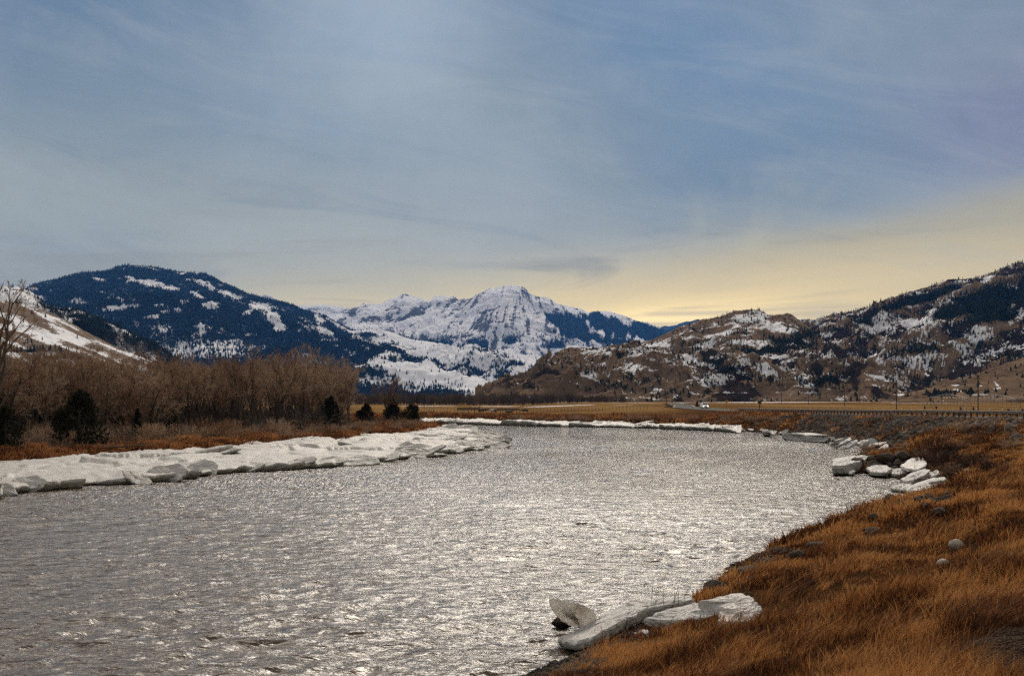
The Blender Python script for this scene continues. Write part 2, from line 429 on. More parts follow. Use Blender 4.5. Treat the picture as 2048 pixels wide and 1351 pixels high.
# ------------------------------------------------------------------ water
vrow = np.concatenate([np.linspace(840.5, 900, 190), np.linspace(900.5, 1120, 380), np.linspace(1121, 1500, 330)])
Dr_ = EYE * F / (vrow - HV); Dr_ = np.concatenate([[900, 500], Dr_, [16, 10, 0, -40]])
ucol = np.concatenate([[-3000, -1500, -700], np.linspace(-300, 1960, 1250), [2100, 2600]])
ucol_ = (ucol - CU) / F
Uw, Yw = np.meshgrid(ucol_, Dr_)
Xw = Uw * np.maximum(Yw, 20)
Zw = np.zeros_like(Xw)
gap = np.abs(np.gradient(Dr_))[:, None] + 0 * Xw
wr = np.random.default_rng(3)
patch = .8 + .9 * fbm(Xw * .03, Yw * .022, 3, 90)
for i in range(64):
    lam = .42 * (3.6 / .42) ** wr.random(); th = wr.normal(-.20, .42)        # crests run roughly across the view
    kx, ky = 2 * math.pi / lam * math.sin(th), 2 * math.pi / lam * math.cos(th)
    amp = .0050 * lam ** .62
    fade = np.clip((lam / (gap + .02) - 2.6) / 3.0, 0, 1)
    q = kx * Xw + ky * Yw + wr.random() * 6.28
    Zw += amp * fade * patch * (np.sin(q) + .35 * np.sin(2 * q + .6))
m_water, b = mat("river_water")
p = wpos()
wv1 = noise(mapping(p, (1.6, 3.6, 1), (0, 0, R(10))), 1.0, 3, .55, .4)
wv2 = noise(mapping(p, (5, 10, 1), (0, 0, R(14))), 1.0, 3, .6, .3)
wv3 = noise(mapping(p, (.5, 1.0, 1), (0, 0, R(8))), 1.0, 2, .5, .3)
big = noise(mapping(p, (.05, .03, 1)), 1.0, 3, .6)
_, py_, _ = sep(p)
mid = step(py_, 45, 130); farw = step(py_, 110, 240)
m1 = noise(mapping(p, (2.2, 1.1, 1), (0, 0, R(9))), 1.0, 3, .6, .3)
f1 = noise(mapping(p, (1.5, .30, 1), (0, 0, R(3))), 1.0, 3, .6, .2)
h = (wv1 * .12 + wv2 * .025 + wv3 * .26 + m1 * .50 * mid + f1 * 1.1 * farw) * lin(big, .3, .7, .7, 1.3)
link(bump(h, 1.0, 1.0), b.inputs['Normal'])

link(mixc(big, (.065, .048, .034), (.09, .066, .047)), b.inputs['Base Color'])
b.inputs['Roughness'].default_value = .09; b.inputs['IOR'].default_value = 1.333
link_obj("water", np_mesh("water", np.stack([Xw, Yw, Zw], -1).reshape(-1, 3), [grid_faces(*Xw.shape)], m_water, None, True), kind='structure')

# ------------------------------------------------------------------ mountains and hills
def prof(pts, U):
    pts = np.array(pts, float); return np.interp(U, pts[:, 0], pts[:, 1])
def smooth1(a, k):
    if k < 1: return a
    w = np.hanning(2 * int(k) + 3); w /= w.sum(); return np.convolve(np.pad(a, (int(k) + 1,), 'edge'), w, 'valid')
def ridge(name, pts, Dr, Df, Db, u0, u1, du, rows, amp, ns, seed, shape=1.0, base=3.0, rough=1.0, jag=0.0, warp=.5, blur=90, dd=None, zf=None):
    U = np.arange(u0, u1, du); Hr = (HV - prof(pts, U)) / F
    t = np.concatenate([np.linspace(0, 1, rows) ** .9, 1 + np.linspace(0, 1, 26)[1:] ** 1.3])
    T, UU = np.meshgrid(t, U, indexing='ij')
    drr = Dr if dd is None else Dr + prof(dd, U)[None, :]
    D = np.where(T <= 1, Df + (drr - Df) * T, drr + (T - 1) * (Db - Dr))
    X = (UU - CU) / F * D; Y = D
    Hs = smooth1(Hr, blur / du)[None, :]; Hm = smooth1(Hr, blur / 4 / du)[None, :]
    ridgeH = Hr[None, :]
    k = np.clip(T, 0, 1)
    HH = Hs * (1 - sst(k, .3, .8)) + Hm * sst(k, .3, .8)
    HH = HH * (1 - sst(k, .82, 1)) + ridgeH * sst(k, .82, 1)
    f = np.where(T <= 1, k ** shape, 1 - (T - 1) ** 1.4)
    z = base + (HH * drr + EYE - base) * f
    wx = fbm(X * ns * .5, Y * ns * .5, 3, seed + 9) * warp; wy = fbm(X * ns * .5 + 30, Y * ns * .5, 3, seed + 19) * warp
    r1 = ridged(X * ns + wx, Y * ns * .55 + wy, 7, seed, .52)
    r2 = fbm(X * ns * 3 + wy, Y * ns * 2, 6, seed + 3, .55)
    env = np.sin(np.clip(k, 0, 1) ** .8 * math.pi) ** .7
    env = np.where(T > 1, .25, env)
    z = z + amp * env * (r1 - .55) * 1.6 + amp * rough * .28 * r2 * (env + .15)
    if jag: z = z + jag * ridged(X * ns * 5, Y * ns * 5, 5, seed + 40, .6) * np.clip(k * 2 - 1, .0, 1) - jag * .4
    if zf is not None: z = zf(X, Y, z, T, UU)
    vp = HV - F * (z - EYE) / Y
    cav = r1
    return U, T, X, Y, z, UU, vp, cav
def field(U, Vv, lst):
    out = np.full(U.shape, -1.0)
    for q in lst:
        u, v, ru, rv = q[:4]; a = R(q[4]) if len(q) > 4 else 0; s_ = q[5] if len(q) > 5 else 1.0
        c, sn = math.cos(a), math.sin(a)
        p_ = ((U - u) * c + (Vv - v) * sn) / ru; r_ = ((Vv - v) * c - (U - u) * sn) / rv
        out = np.maximum(out, s_ * (1.6 - np.sqrt(p_ * p_ + r_ * r_) * 1.6) )
    return out
def nrm_z(X, Y, z):
    P3 = np.stack([X, Y, z], -1); a = np.gradient(P3, axis=1); c = np.gradient(P3, axis=0)
    n_ = np.cross(a, c); n_ /= np.maximum(np.linalg.norm(n_, axis=-1, keepdims=True), 1e-9)
    return n_ * np.sign(n_[..., 2:3])
def mountain_material(name, soil, soil2, forest, rock_shadow, scale, snowc=(.80, .80, .83)):
    m, b = mat(name); p = wpos()
    a = noise(p, scale, 8, .65); c = noise(p, scale * 6, 6, .65); e = noise(mapping(p, (1, .4, 1)), scale * 20, 5, .72)
    col = mixc(step(a, .4, .6), soil, soil2)
    col = mixc(step(c, .5, .68) * .7, col, rock_shadow)
    col = mixc(step(attr('rock_shadow_m') + (c - .5) * .8, .35, .65), col, rock_shadow)  # rock tone; on peak and right hills it also carries painted shading
    sn = attr('snow') + (e - .5) * 1.3 + (c - .5) * .8
    col = mixc(step(sn, .44, .56), col, snowc)
    e2 = noise(p, scale * 30, 3, .7)
    fo = attr('forest') + (e2 - .5) * 1.5 + (c - .5) * .5
    col = mixc(step(fo, .46, .58), col, mixc(step(e, .4, .6), forest, tuple(q * 1.5 for q in forest)))
    link(col, b.inputs['Base Color']); b.inputs['Roughness'].default_value = .95; b.inputs['Specular IOR Level'].default_value = 0
    link(bump(c * .5 + e * .5, .6, .25 / scale * .04), b.inputs['Normal'])
    return m
def conifer_arrays(X, Y, Z, Hh, sides=5, tiers=2, seed=0, slim=.19):
    """many small conifers in one go: stacked ragged cones"""
    r = np.random.default_rng(seed); M = len(X); Vs = []; Fs = []; off = 0
    for k in range(tiers):
        z0 = .08 + .42 * k if tiers == 2 else .08 + .27 * k; z1 = 1.0 if k == tiers - 1 else z0 + .60
        rad = slim * (1 - .38 * k)
        ring = []
        ph = r.random(M) * 6.28
        for s_ in range(sides):
            t = ph + 6.283 * s_ / sides; rr = rad * Hh * (.7 + .6 * r.random(M))
            ring.append(np.stack([X + np.cos(t) * rr, Y + np.sin(t) * rr, Z + Hh * (z0 - .05 * r.random(M))], 1))
        ring.append(np.stack([X, Y, Z + Hh * z1], 1))
        Vv = np.stack(ring, 1).reshape(-1, 3); base = np.arange(M)[:, None] * (sides + 1) + off
        for s_ in range(sides): Fs.append(np.concatenate([base + s_, base + (s_ + 1) % sides, base + sides], 1))
        Vs.append(Vv); off += len(Vv)
    return np.concatenate(Vs), np.concatenate(Fs)
def scatter_on(X, Y, z, dens, n, seed, vis_u=(-80, 2130)):
    """pick n points on a grid surface with probability = density x facing picture area"""
    r = np.random.default_rng(seed)
    Ys = np.maximum(Y, 1.0); Uc = CU + F * X / Ys; vp = HV - F * (z - EYE) / Ys
    area = np.abs(np.gradient(vp, axis=0)) * np.abs(np.gradient(Uc, axis=1))
    w = dens * np.clip(area, .02, 4) * ((Uc > vis_u[0]) & (Uc < vis_u[1]) & (Y > 4)); w = w.ravel() / w.sum()
    idx = r.choice(len(w), n, p=w)
    i, j = np.unravel_index(idx, X.shape); i = np.minimum(i, X.shape[0] - 2); j = np.minimum(j, X.shape[1] - 2)
    a, c = r.random(n), r.random(n)
    def bl(A): return (A[i, j] * (1 - a) + A[i + 1, j] * a) * (1 - c) + (A[i, j + 1] * (1 - a) + A[i + 1, j + 1] * a) * c
    return bl(X), bl(Y), bl(z)
m_conf, b = mat("conifer_needles"); p = wpos(); nn = noise(p, .02, 3)
link(mixc(nn, (.010, .018, .016), (.022, .034, .024)), b.inputs['Base Color']); b.inputs['Roughness'].default_value = .9; b.inputs['Specular IOR Level'].default_value = .1
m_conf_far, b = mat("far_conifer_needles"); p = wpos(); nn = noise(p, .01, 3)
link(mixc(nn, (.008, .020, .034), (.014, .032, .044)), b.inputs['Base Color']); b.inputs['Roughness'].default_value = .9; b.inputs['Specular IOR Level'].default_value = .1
def make_range(name, res, masks, m, forest_n, th, seed, conf=None, stuff_label=None, tiers=2, slim=.19):
    U, T, X, Y, z, UU, vp, cav = res
    snow, forest, rock_shadow_m = masks
    me = np_mesh(name, np.stack([X, Y, z], -1).reshape(-1, 3), [grid_faces(*X.shape)], m, {'snow': snow, 'forest': forest, 'rock_shadow_m': rock_shadow_m}, True)
    o = link_obj(name, me, kind='structure')
    if forest_n:
        dens = (np.clip(forest + .02, 0, 1) ** 1.6 + .004) * (T <= 1.03)
        x, y, q = scatter_on(X, Y, z, dens, forest_n, seed)
        r = np.random.default_rng(seed + 1); hh = th * (.55 + .7 * r.random(len(x)))
        V, Fs = conifer_arrays(x, y, q - .3, hh, 5, tiers, seed, slim)
        fo = link_obj("conifer_forest", np_mesh("conifer_forest", V, [Fs], conf or m_conf), kind='stuff')
        tag(fo, stuff_label, 'forest', kind='stuff')
    return o

# 1 far ridges on the skyline
res = ridge("mountain", [(480, 640), (505, 597), (530, 589), (545, 595), (560, 606), (592, 612), (637, 610), (691, 616), (760, 625), (900, 650), (1100, 670), (1200, 672), (1250, 668), (1300, 659), (1326, 654), (1369, 646), (1400, 640), (1428, 636), (1480, 640), (1560, 645), (1610, 641), (1660, 642), (1720, 640), (1800, 650)],
            17500, 12500, 20000, 470, 1810, 2.2, 150, 240, .0011, 301, 1.0, 100, 1.0)
U, T, X, Y, z, UU, vp, cav = res
sn = .62 + .5 * fbm(X * .0012, Y * .0012, 5, 310) + .2 * fbm(X * .006, Y * .004, 4, 311) - .5 * sst(UU, 1250, 1330) * sst(-UU, -1440, -1380)
fo = 1.0 - sn - .12
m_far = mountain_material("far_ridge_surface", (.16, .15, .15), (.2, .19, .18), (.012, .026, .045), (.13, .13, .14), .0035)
make_range("mountain", res, (sn, fo, 0 * sn), m_far, 0, 0, 0)

# 2 snowy central peak
def gully(UU, vp, s=0):      # gullies that fan out below the summit
    a = np.arctan2(UU - 1035, np.maximum(vp - 500, 8)) * 165; r_ = np.hypot(UU - 1035, vp - 500)
    return fbm(a * .085 + .8 * fbm(UU * .02, vp * .03, 4, 441), r_ * .016, 5, 440 + s, .6)
def zpk(X, Y, z, T, UU):
    v0 = HV - F * (z - EYE) / Y; return z + 34 * gully(UU, v0) * np.sin(np.clip(T, 0, 1) * math.pi) ** .6
res = ridge("mountain", [(560, 660), (620, 650), (660, 636), (691, 622), (719, 611), (726, 607), (753, 611), (770, 603), (784, 598), (796, 597), (808, 593), (825, 597), (842, 596), (850, 601), (862, 600), (868, 593), (877, 593), (886, 589), (895, 594), (910, 592), (917, 602), (928, 597), (941, 597), (955, 589), (968, 582), (983, 575), (992, 576), (1013, 570), (1030, 571), (1047, 574), (1060, 587), (1074, 593), (1095, 595), (1115, 607), (1132, 612), (1149, 615), (1165, 618), (1173, 624), (1195, 623), (1221, 623), (1245, 630), (1272, 643), (1304, 654), (1337, 665), (1380, 680), (1500, 720), (1560, 735)],
            14500, 9300, 17500, 560, 1560, 1.1, 330, 235, .00075, 402, .85, 60, 1.0, 12, .9, 50, None, zpk)
U, T, X, Y, z, UU, vp, cav = res
nz = nrm_z(X, Y, z)
CC = Y * .35 + z * 1.3; g = fbm(X * .0018, CC * .002, 5, 410)
streak = fbm((X - .9 * (z * 1.0)) * .004, (X + Y * .3) * .0007, 5, 415)          # gullies that drop to the left
gl = gully(UU, vp)
sn = .70 + .22 * g + 1.25 * gl + .5 * fbm(X * .012, CC * .014, 4, 412)  # gully streaks bare rock and also paint blue shadows into the snow
lowf = sst(vp, 655, 690) * (1 - .75 * sst(UU, 1100, 1180))
cliffs = field(UU, vp, [(1150, 645, 42, 24, 20), (1215, 650, 60, 22, 25), (1290, 668, 60, 14, 18), (1240, 685, 90, 10, 8), (1165, 672, 60, 10, 10), (1110, 640, 22, 12, 40), (1320, 665, 60, 10, 20)])
fo = .0 + .9 * lowf * sst(fbm(X * .004, Y * .0012, 4, 421) + .5 * gl, -.1, .12) + .9 * sst(cliffs - 1.3 * gl + .9 * fbm(UU * .10, vp * .022, 4, 447), -.1, .6)
fo = fo + .25 * fbm(X * .006, Y * .006, 4, 422) - sst(vp, 693, 700) * .8 * (UU > 1000)
sn = np.where((UU > 1060) & (UU < 1240), sn, sn - .05)
fo -= .3 * sst(-vp, -628, -605)
rk_shadow = .1 + .5 * sst(cav, .1, .35) * 0 + 0 * X
m_peak = mountain_material("peak_surface", (.10, .10, .115), (.15, .145, .15), (.010, .026, .048), (.10, .10, .115), .004, (.82, .82, .85))  # bluish rock tone doubles as painted shadow in the gullies
make_range("mountain", res, (sn, fo, rk_shadow), m_peak, 22000, 18, 430, m_conf_far, "dark blue forest along the foot of the snowy peak", 1, .22)

# 3 broad blue mountain on the left, running down to the valley mouth
pts = [(-120, 640), (0, 600), (46, 580), (68, 570), (100, 562), (137, 553), (164, 544), (190, 543), (212, 542), (226, 536), (236, 532), (268, 532), (301, 533), (330, 538), (362, 543), (390, 545), (407, 546), (425, 553), (441, 565), (460, 573), (478, 582), (500, 592), (513, 597), (540, 602), (560, 607), (580, 612), (599, 620), (630, 630), (654, 637), (680, 650), (705, 660), (730, 662), (766, 663), (785, 670), (807, 677), (840, 682), (869, 687), (910, 697), (978, 707), (1030, 714), (1081, 721), (1130, 728), (1180, 735), (1300, 750)]
res = ridge("mountain", pts, 8600, 4300, 12500, -120, 1290, 1.1, 420, 175, .0011, 508, .95, 14, 1.0, 6, .9, 80)
U, T, X, Y, z, UU, vp, cav = res
pat = [(300, 566, 55, 8, 8), (335, 576, 32, 7, 10), (262, 556, 20, 4, 15), (412, 570, 38, 8, 24), (455, 588, 38, 9, 24), (393, 590, 28, 6, 28), (424, 609, 24, 10, -8), (369, 603, 16, 4, 0), (240, 598, 17, 4, 22), (196, 558, 24, 3, 12),
       (78, 594, 22, 5, 18), (232, 617, 52, 7, -4), (268, 612, 22, 7), (318, 611, 22, 5, 5), (300, 634, 26, 8, -10), (330, 625, 14, 5), (355, 620, 10, 4, 20), (520, 612, 42, 11, 8), (545, 632, 30, 16, 30), (560, 655, 22, 12), (500, 622, 28, 5, -25), (410, 652, 28, 4, 6), (649, 662, 30, 12, 30), (497, 670, 22, 3),
       (640, 640, 22, 10, 30), (660, 680, 40, 3, 4), (612, 712, 14, 4), (705, 711, 16, 5, -15), (790, 668, 60, 8, 15), (850, 684, 60, 5, 6)]
sp = field(UU, vp, pat)
spk = field(UU, vp, [(325, 662, 60, 34, 0, .55), (370, 700, 120, 45, 0, .8), (440, 700, 100, 34, 0, 1.0), (450, 665, 60, 25, 0, .4), (560, 690, 80, 30, 0, .15), (620, 655, 90, 30, 25, .35), (720, 735, 60, 30, 0, .4)])
right = sst(UU - (vp - 700) * .4, 560, 900)
CC = Y * .35 + z * 1.3; f1 = fbm(X * .0030, CC * .0035, 5, 520); f2 = fbm(X * .010, CC * .012, 5, 521); f3 = fbm(X * .035, CC * .045, 4, 523)
bands = np.sin(Y * .0042 + 2.2 * fbm(X * .0013, Y * .0008, 3, 530) + X * .0012)
sn = np.maximum(sst(sp + .85 * f2 + 1.0 * f3, .05, .95) * 1.05, sst(spk + .6 * f2 + 1.0 * f3, -.3, 1.1) * .72)
sn = np.maximum(sn, sst(right * 1.1 + .45 * f1 + .95 * f2 + .34 * bands + .6 * f3 - .35 * sst(vp, 755, 785) * sst(-UU, -960, -900), .16, 1.12))
sn = np.maximum(sn, .25 + .40 * f2 + .35 * f3)
sn = np.where(T > 1, .3, sn)
fo = 1.0 - sn

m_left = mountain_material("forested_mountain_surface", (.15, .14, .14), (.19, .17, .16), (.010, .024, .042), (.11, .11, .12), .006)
make_range("mountain", res, (sn, fo, 0 * sn), m_left, 110000, 15, 540, m_conf_far, "dark blue conifer forest covering the broad mountain and its foothills", 1, .2)

# 4 dark wooded spur at far left and the bare slope in front of it
pts = [(-260, 560), (-60, 585), (0, 577), (20, 575), (35, 576), (48, 582), (62, 590), (75, 599), (89, 613), (110, 618), (130, 623), (150, 622), (164, 624), (178, 630), (191, 637), (215, 650), (239, 661), (265, 672), (294, 685), (314, 700), (340, 716), (380, 745), (430, 790)]
res = ridge("hills", pts, 2700, 1700, 3500, -260, 440, 1.2, 200, 60, .004, 602, .9, 4, 1.2, 10, .8, 40)
U, T, X, Y, z, UU, vp, cav = res
f2 = fbm(X * .02, Y * .012, 5, 620)
sn = .42 + .75 * f2 + .5 * fbm(X * .005, Y * .005, 4, 622) + .35 * sst(-UU, -90, -60)
fo = .62 - .8 * fbm(X * .012, Y * .01, 4, 624) - .45 * sst(-UU, -90, -50) - .5 * (sn - .5)
m_spur = mountain_material("spur_surface", (.12, .10, .085), (.17, .135, .105), (.010, .014, .016), (.07, .065, .065), .02)
make_range("hills", res, (sn, fo, .2 + 0 * sn), m_spur, 9000, 8, 640, m_conf, "dark conifers scattered over the wooded spur at the valley's left side", 2)
pts = [(-300, 560), (-60, 585), (0, 600), (34, 609), (60, 613), (82, 618), (110, 630), (140, 645), (165, 660), (195, 675), (219, 688), (250, 702), (300, 722), (350, 745), (420, 790)]
res = ridge("hills", pts, 1900, 1200, 2500, -300, 420, 1.2, 200, 16, .004, 652, .85, 3, .8, 3, .6, 30)
U, T, X, Y, z, UU, vp, cav = res
st_ = fbm((UU + (vp - 600) * -1.5) * .012, (vp - .38 * UU) * .10, 4, 660)
st_ = fbm(UU * .010, (vp - .42 * UU) * .085, 5, 661)
sn = .36 + .95 * st_ + .35 * fbm(X * .02, Y * .01, 4, 663) + .5 * np.clip(field(UU, vp, [(95, 675, 45, 12, 15), (30, 655, 40, 10, 10), (140, 678, 40, 10, 20)]), 0, 1)
fo = .0 + .6 * np.clip(field(UU, vp, [(70, 701, 90, 4, 0), (110, 715, 60, 5)]) + .3, 0, 1.4) + .3 * fbm(X * .02, Y * .02, 3, 664)
m_bare = mountain_material("bare_slope_surface", (.155, .115, .082), (.21, .155, .11), (.012, .014, .013), (.10, .08, .065), .02)
make_range("hills", res, (sn, fo, 0 * sn), m_bare, 260, 6, 670, m_conf, "scattered dark conifers on the bare snowy slope at far left", 2)

# 5 right-hand mountain, back ridge with dense dark forest
def big_right():
    pts = [(1480, 700), (1560, 665), (1600, 652), (1626, 645), (1667, 633), (1703, 627), (1744, 617), (1774, 601), (1809, 589), (1848, 578), (1877, 570), (1922, 562), (1950, 558), (1966, 553), (1985, 548), (2011, 537), (2048, 528), (2120, 505), (2300, 450)]
    res = ridge("mountain", pts, 3200, 1450, 4000, 1480, 2310, 1.1, 420, 75, .0042, 702, .95, 4, 1.2, 10, .9, 60)
    U, T, X, Y, z, UU, vp, cav = res
    CC = Y * .35 + z * 1.3; f1 = fbm(X * .007, CC * .010, 5, 710); f2 = fbm(X * .024, CC * .036, 5, 711, .6); f3 = fbm(X * .09, CC * .13, 3, 712)
    zone = field(UU, vp, [(1980, 598, 130, 34, -14, 1.3), (1860, 590, 90, 14, -16, 1.0), (2090, 590, 90, 55, 0, 1.3), (1900, 622, 60, 22, -5, 1.2), (1990, 625, 80, 24, 0, 1.3), (1790, 612, 60, 14, -20, .8), (1740, 640, 60, 18, -10, .4)])
    sz = field(UU, vp, [(2025, 575, 26, 6, 15, 1.2), (1975, 556, 14, 6, -20, 1), (1920, 564, 34, 4, -12, .9), (1768, 628, 26, 16, -30, .9), (1850, 625, 40, 8, -8, .9), (1830, 645, 80, 12, 0, .9), (1950, 656, 90, 10, -6, .9), (2030, 640, 40, 6, -25, 1.2), (2025, 668, 40, 7, -28, 1.1), (1965, 675, 50, 14, -10, .7),
                            (1770, 655, 70, 14, 0, .7), (1900, 603, 30, 4, 10, .6)])
    sn = .29 + .8 * f2 + .40 * f1 + .55 * f3 + .36 * np.clip(sz, 0, 1) - .14 * sst(vp, 700, 760)
    fo = .14 + .75 * np.clip(zone, 0, 1) + 1.0 * fbm(X * .012 + 5, CC * .018, 5, 716, .62) + .25 * f3 - .45 * np.clip(sz, 0, 1)
    rk_shadow = .22 + .8 * sst(fbm(X * .012 - CC * .006, CC * .014, 5, 719), -.05, .3)  # rock mask, also paints dark shading areas into the slope
    return res, (sn, fo, rk_shadow)
m_right = mountain_material("right_hill_surface", (.135, .090, .057), (.20, .135, .085), (.005, .007, .008), (.036, .025, .020), .022)  # near-black rock tone also stands in for shading on these hills
res5, masks5 = big_right()
make_range("mountain", res5, masks5, m_right, 16000, 8, 740, m_conf, "dense dark conifers covering the upper right mountainside", 2)
# 6 middle hill with the snowy cap
pts = [(1180, 760), (1229, 712), (1261, 694), (1300, 682), (1339, 667), (1380, 651), (1405, 644), (1423, 638), (1448, 632), (1460, 625), (1480, 622), (1498, 620), (1522, 621), (1534, 629), (1548, 633), (1560, 632), (1575, 633), (1587, 636), (1598, 645), (1625, 660), (1660, 680), (1720, 720), (1800, 775)]
res = ridge("hills", pts, 2450, 1550, 3000, 1180, 1800, 1.1, 260, 42, .005, 802, .9, 4, 1.0, 5, .8, 45)
U, T, X, Y, z, UU, vp, cav = res
CC = Y * .35 + z * 1.3; f1 = fbm(X * .008, CC * .012, 5, 810); f2 = fbm(X * .03, CC * .05, 5, 811, .65)
sz = field(UU, vp, [(1500, 635, 45, 14, -5, 1.2), (1555, 655, 50, 14, 10, 1), (1440, 668, 60, 5, -12, .8), (1500, 685, 80, 8, 2, 1), (1400, 690, 60, 6, -12, 1), (1300, 690, 50, 5, -10, 1.1), (1590, 690, 40, 12, 0, .8)])
sn = .27 + .4 * f1 + .85 * f2 + .40 * np.clip(sz, 0, 1)
fz = field(UU, vp, [(1500, 705, 60, 10, 0, 1), (1570, 685, 50, 12, 0, 1), (1545, 700, 40, 10, 0, 1.1), (1620, 680, 60, 25, 0, 1)])
fo = .10 + .5 * np.clip(fz, 0, 1) + .45 * 1.6 * fbm(X * .02, CC * .03, 4, 814)
make_range("hills", res, (sn, fo, .1 + .5 * sst(cav, .3, .0)), m_right, 2600, 7, 840, m_conf, "dark conifers dotted over the snow-capped middle hill", 2)  # hollows take the near-black tone as painted shading
# 7 brown knoll that runs down to the plain
pts = [(955, 800), (990, 791), (1003, 781), (1014, 772), (1033, 760), (1052, 751), (1068, 738), (1084, 729), (1100, 719), (1116, 710), (1130, 704), (1149, 698), (1165, 695), (1178, 694), (1190, 695), (1200, 698), (1215, 694), (1229, 691), (1250, 689), (1300, 700), (1350, 706), (1400, 712), (1450, 716), (1500, 722), (1560, 722), (1620, 728), (1660, 722), (1710, 722), (1760, 742), (1820, 765), (1900, 788)]
def dent(X, Y, z, T, UU): return z
res = ridge("hills", pts, 1750, 1250, 2300, 950, 1900, 1.0, 300, 42, .0075, 902, .8, 3.5, 1.2, 4, .9, 60)
U, T, X, Y, z, UU, vp, cav = res
CC = Y * .35 + z * 1.3; f1 = fbm(X * .012, CC * .016, 5, 910); f2 = fbm(X * .05, CC * .07, 5, 911, .65)
sz = field(UU, vp, [(1200, 705, 50, 10, 5, .9), (1190, 728, 40, 10, 0, .6), (1270, 700, 60, 8, 0, 1), (1280, 735, 40, 18, 10, .7), (1180, 750, 30, 16, 0, .4), (1565, 715, 36, 12, 18, 1.2), (1380, 720, 60, 15, 0, .7), (1540, 745, 30, 16, 20, .8), (1420, 760, 60, 14, 0, .6), (1690, 728, 30, 5, 8, .9), (1760, 755, 60, 5, 14, 1.1), (1320, 778, 26, 3, 2, 1.2),
                    (1460, 785, 60, 3, 0, .9), (1540, 786, 30, 3, -5, 1.2), (1620, 784, 24, 3, -5, 1.2), (1800, 789, 22, 4, 4, 1.1), (1600, 760, 60, 14, 30, .4)])
edgeS = sst(UU, 1120, 1230)
sn = .13 + .9 * f2 + .35 * f1 + .40 * np.clip(sz, 0, 1.2) + .13 * edgeS - .1 * sst(vp, 760, 790)
fz = field(UU, vp, [(1450, 735, 70, 22, 15, .9), (1240, 712, 12, 16, -30, .9), (1350, 745, 40, 16, 0, .4), (1650, 758, 70, 18, 0, .9), (1500, 760, 40, 14, 0, .4), (1250, 770, 60, 16, 0, .35)])
fo = .06 + .5 * np.clip(fz, 0, 1) + .8 * fbm(X * .03, CC * .04, 4, 914, .6)
rk_shadow = .18 + .7 * sst(fbm(X * .014 + z * .01, Y * .010 - z * .01, 5, 917), .05, .38)  # rock patches that double as painted shading on the knoll
res7 = res
make_range("hills", res, (sn, fo, rk_shadow), m_right, 3000, 4.2, 940, m_conf, "low dark junipers scattered over the brown knoll", 2, .3)
# 8 low spur at the right edge
pts = [(1800, 798), (1836, 786), (1862, 774), (1892, 763), (1920, 756), (1951, 749), (1970, 742), (1996, 733), (2020, 724), (2048, 715), (2120, 690), (2300, 640)]
res = ridge("hills", pts, 1300, 900, 1900, 1795, 2310, 1.2, 160, 10, .01, 952, .8, 3.2, .8, 1, .5, 30)
U, T, X, Y, z, UU, vp, cav = res
sz = field(UU, vp, [(1910, 770, 14, 3, 0, 1.2), (1915, 780, 16, 5, 20, 1.2), (1962, 772, 10, 3, 10, 1.2), (1995, 770, 4, 14, -40, 1.2), (1960, 789, 26, 3, 0, 1.2), (1990, 776, 14, 3, 10, 1)])
sn = .03 + .5 * np.clip(sz, 0, 1) + .5 * fbm(X * .05, Y * .05, 4, 955)
fo = .10 + .3 * fbm(X * .05, Y * .04, 4, 956) + .7 * np.clip(field(UU, vp, [(1880, 788, 45, 6, 0, 1), (1940, 785, 20, 8, 0, .8)]), 0, 1)
make_range("hills", res, (sn, fo, .3 + .4 * fbm(X * .02, Y * .02, 3, 957)), m_right, 220, 3.5, 970, m_conf, "dark brush at the foot of the low brown spur", 2, .4)

# ------------------------------------------------------------------ ice
m_ice, b = mat("river_ice"); p = wpos()
g = N.tree.nodes.new('ShaderNodeNewGeometry'); gx, gy, gz = sep(N(g.outputs['True Normal']))
i1 = noise(p, .8, 5, .6); i2 = noise(p, 5, 5, .65); i3 = noise(mapping(p, (1, 1, 5)), 2.2, 5, .65)
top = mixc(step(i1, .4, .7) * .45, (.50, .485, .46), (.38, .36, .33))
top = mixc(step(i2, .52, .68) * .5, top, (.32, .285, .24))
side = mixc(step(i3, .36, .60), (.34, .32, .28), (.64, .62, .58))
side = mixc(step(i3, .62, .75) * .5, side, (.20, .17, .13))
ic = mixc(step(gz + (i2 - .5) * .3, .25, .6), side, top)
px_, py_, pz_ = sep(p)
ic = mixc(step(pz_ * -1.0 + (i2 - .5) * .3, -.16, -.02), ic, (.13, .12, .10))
link(ic, b.inputs['Base Color']); b.inputs['Roughness'].default_value = .45; b.inputs['IOR'].default_value = 1.31
link(bump(i1 * .5 + i2 * .35, 1.0, .2), b.inputs['Normal'])
m_dirtice, b = mat("dirty_snow_ice"); p = wpos(); i2 = noise(p, 9, 6, .7); i1 = noise(p, 2, 4, .6)
link(mixc(step(i2, .45, .7), mixc(i1, (.70, .67, .64), (.56, .53, .50)), (.36, .31, .26)), b.inputs['Base Color']); b.inputs['Roughness'].default_value = .6
link(bump(i2, .6, .05), b.inputs['Normal'])

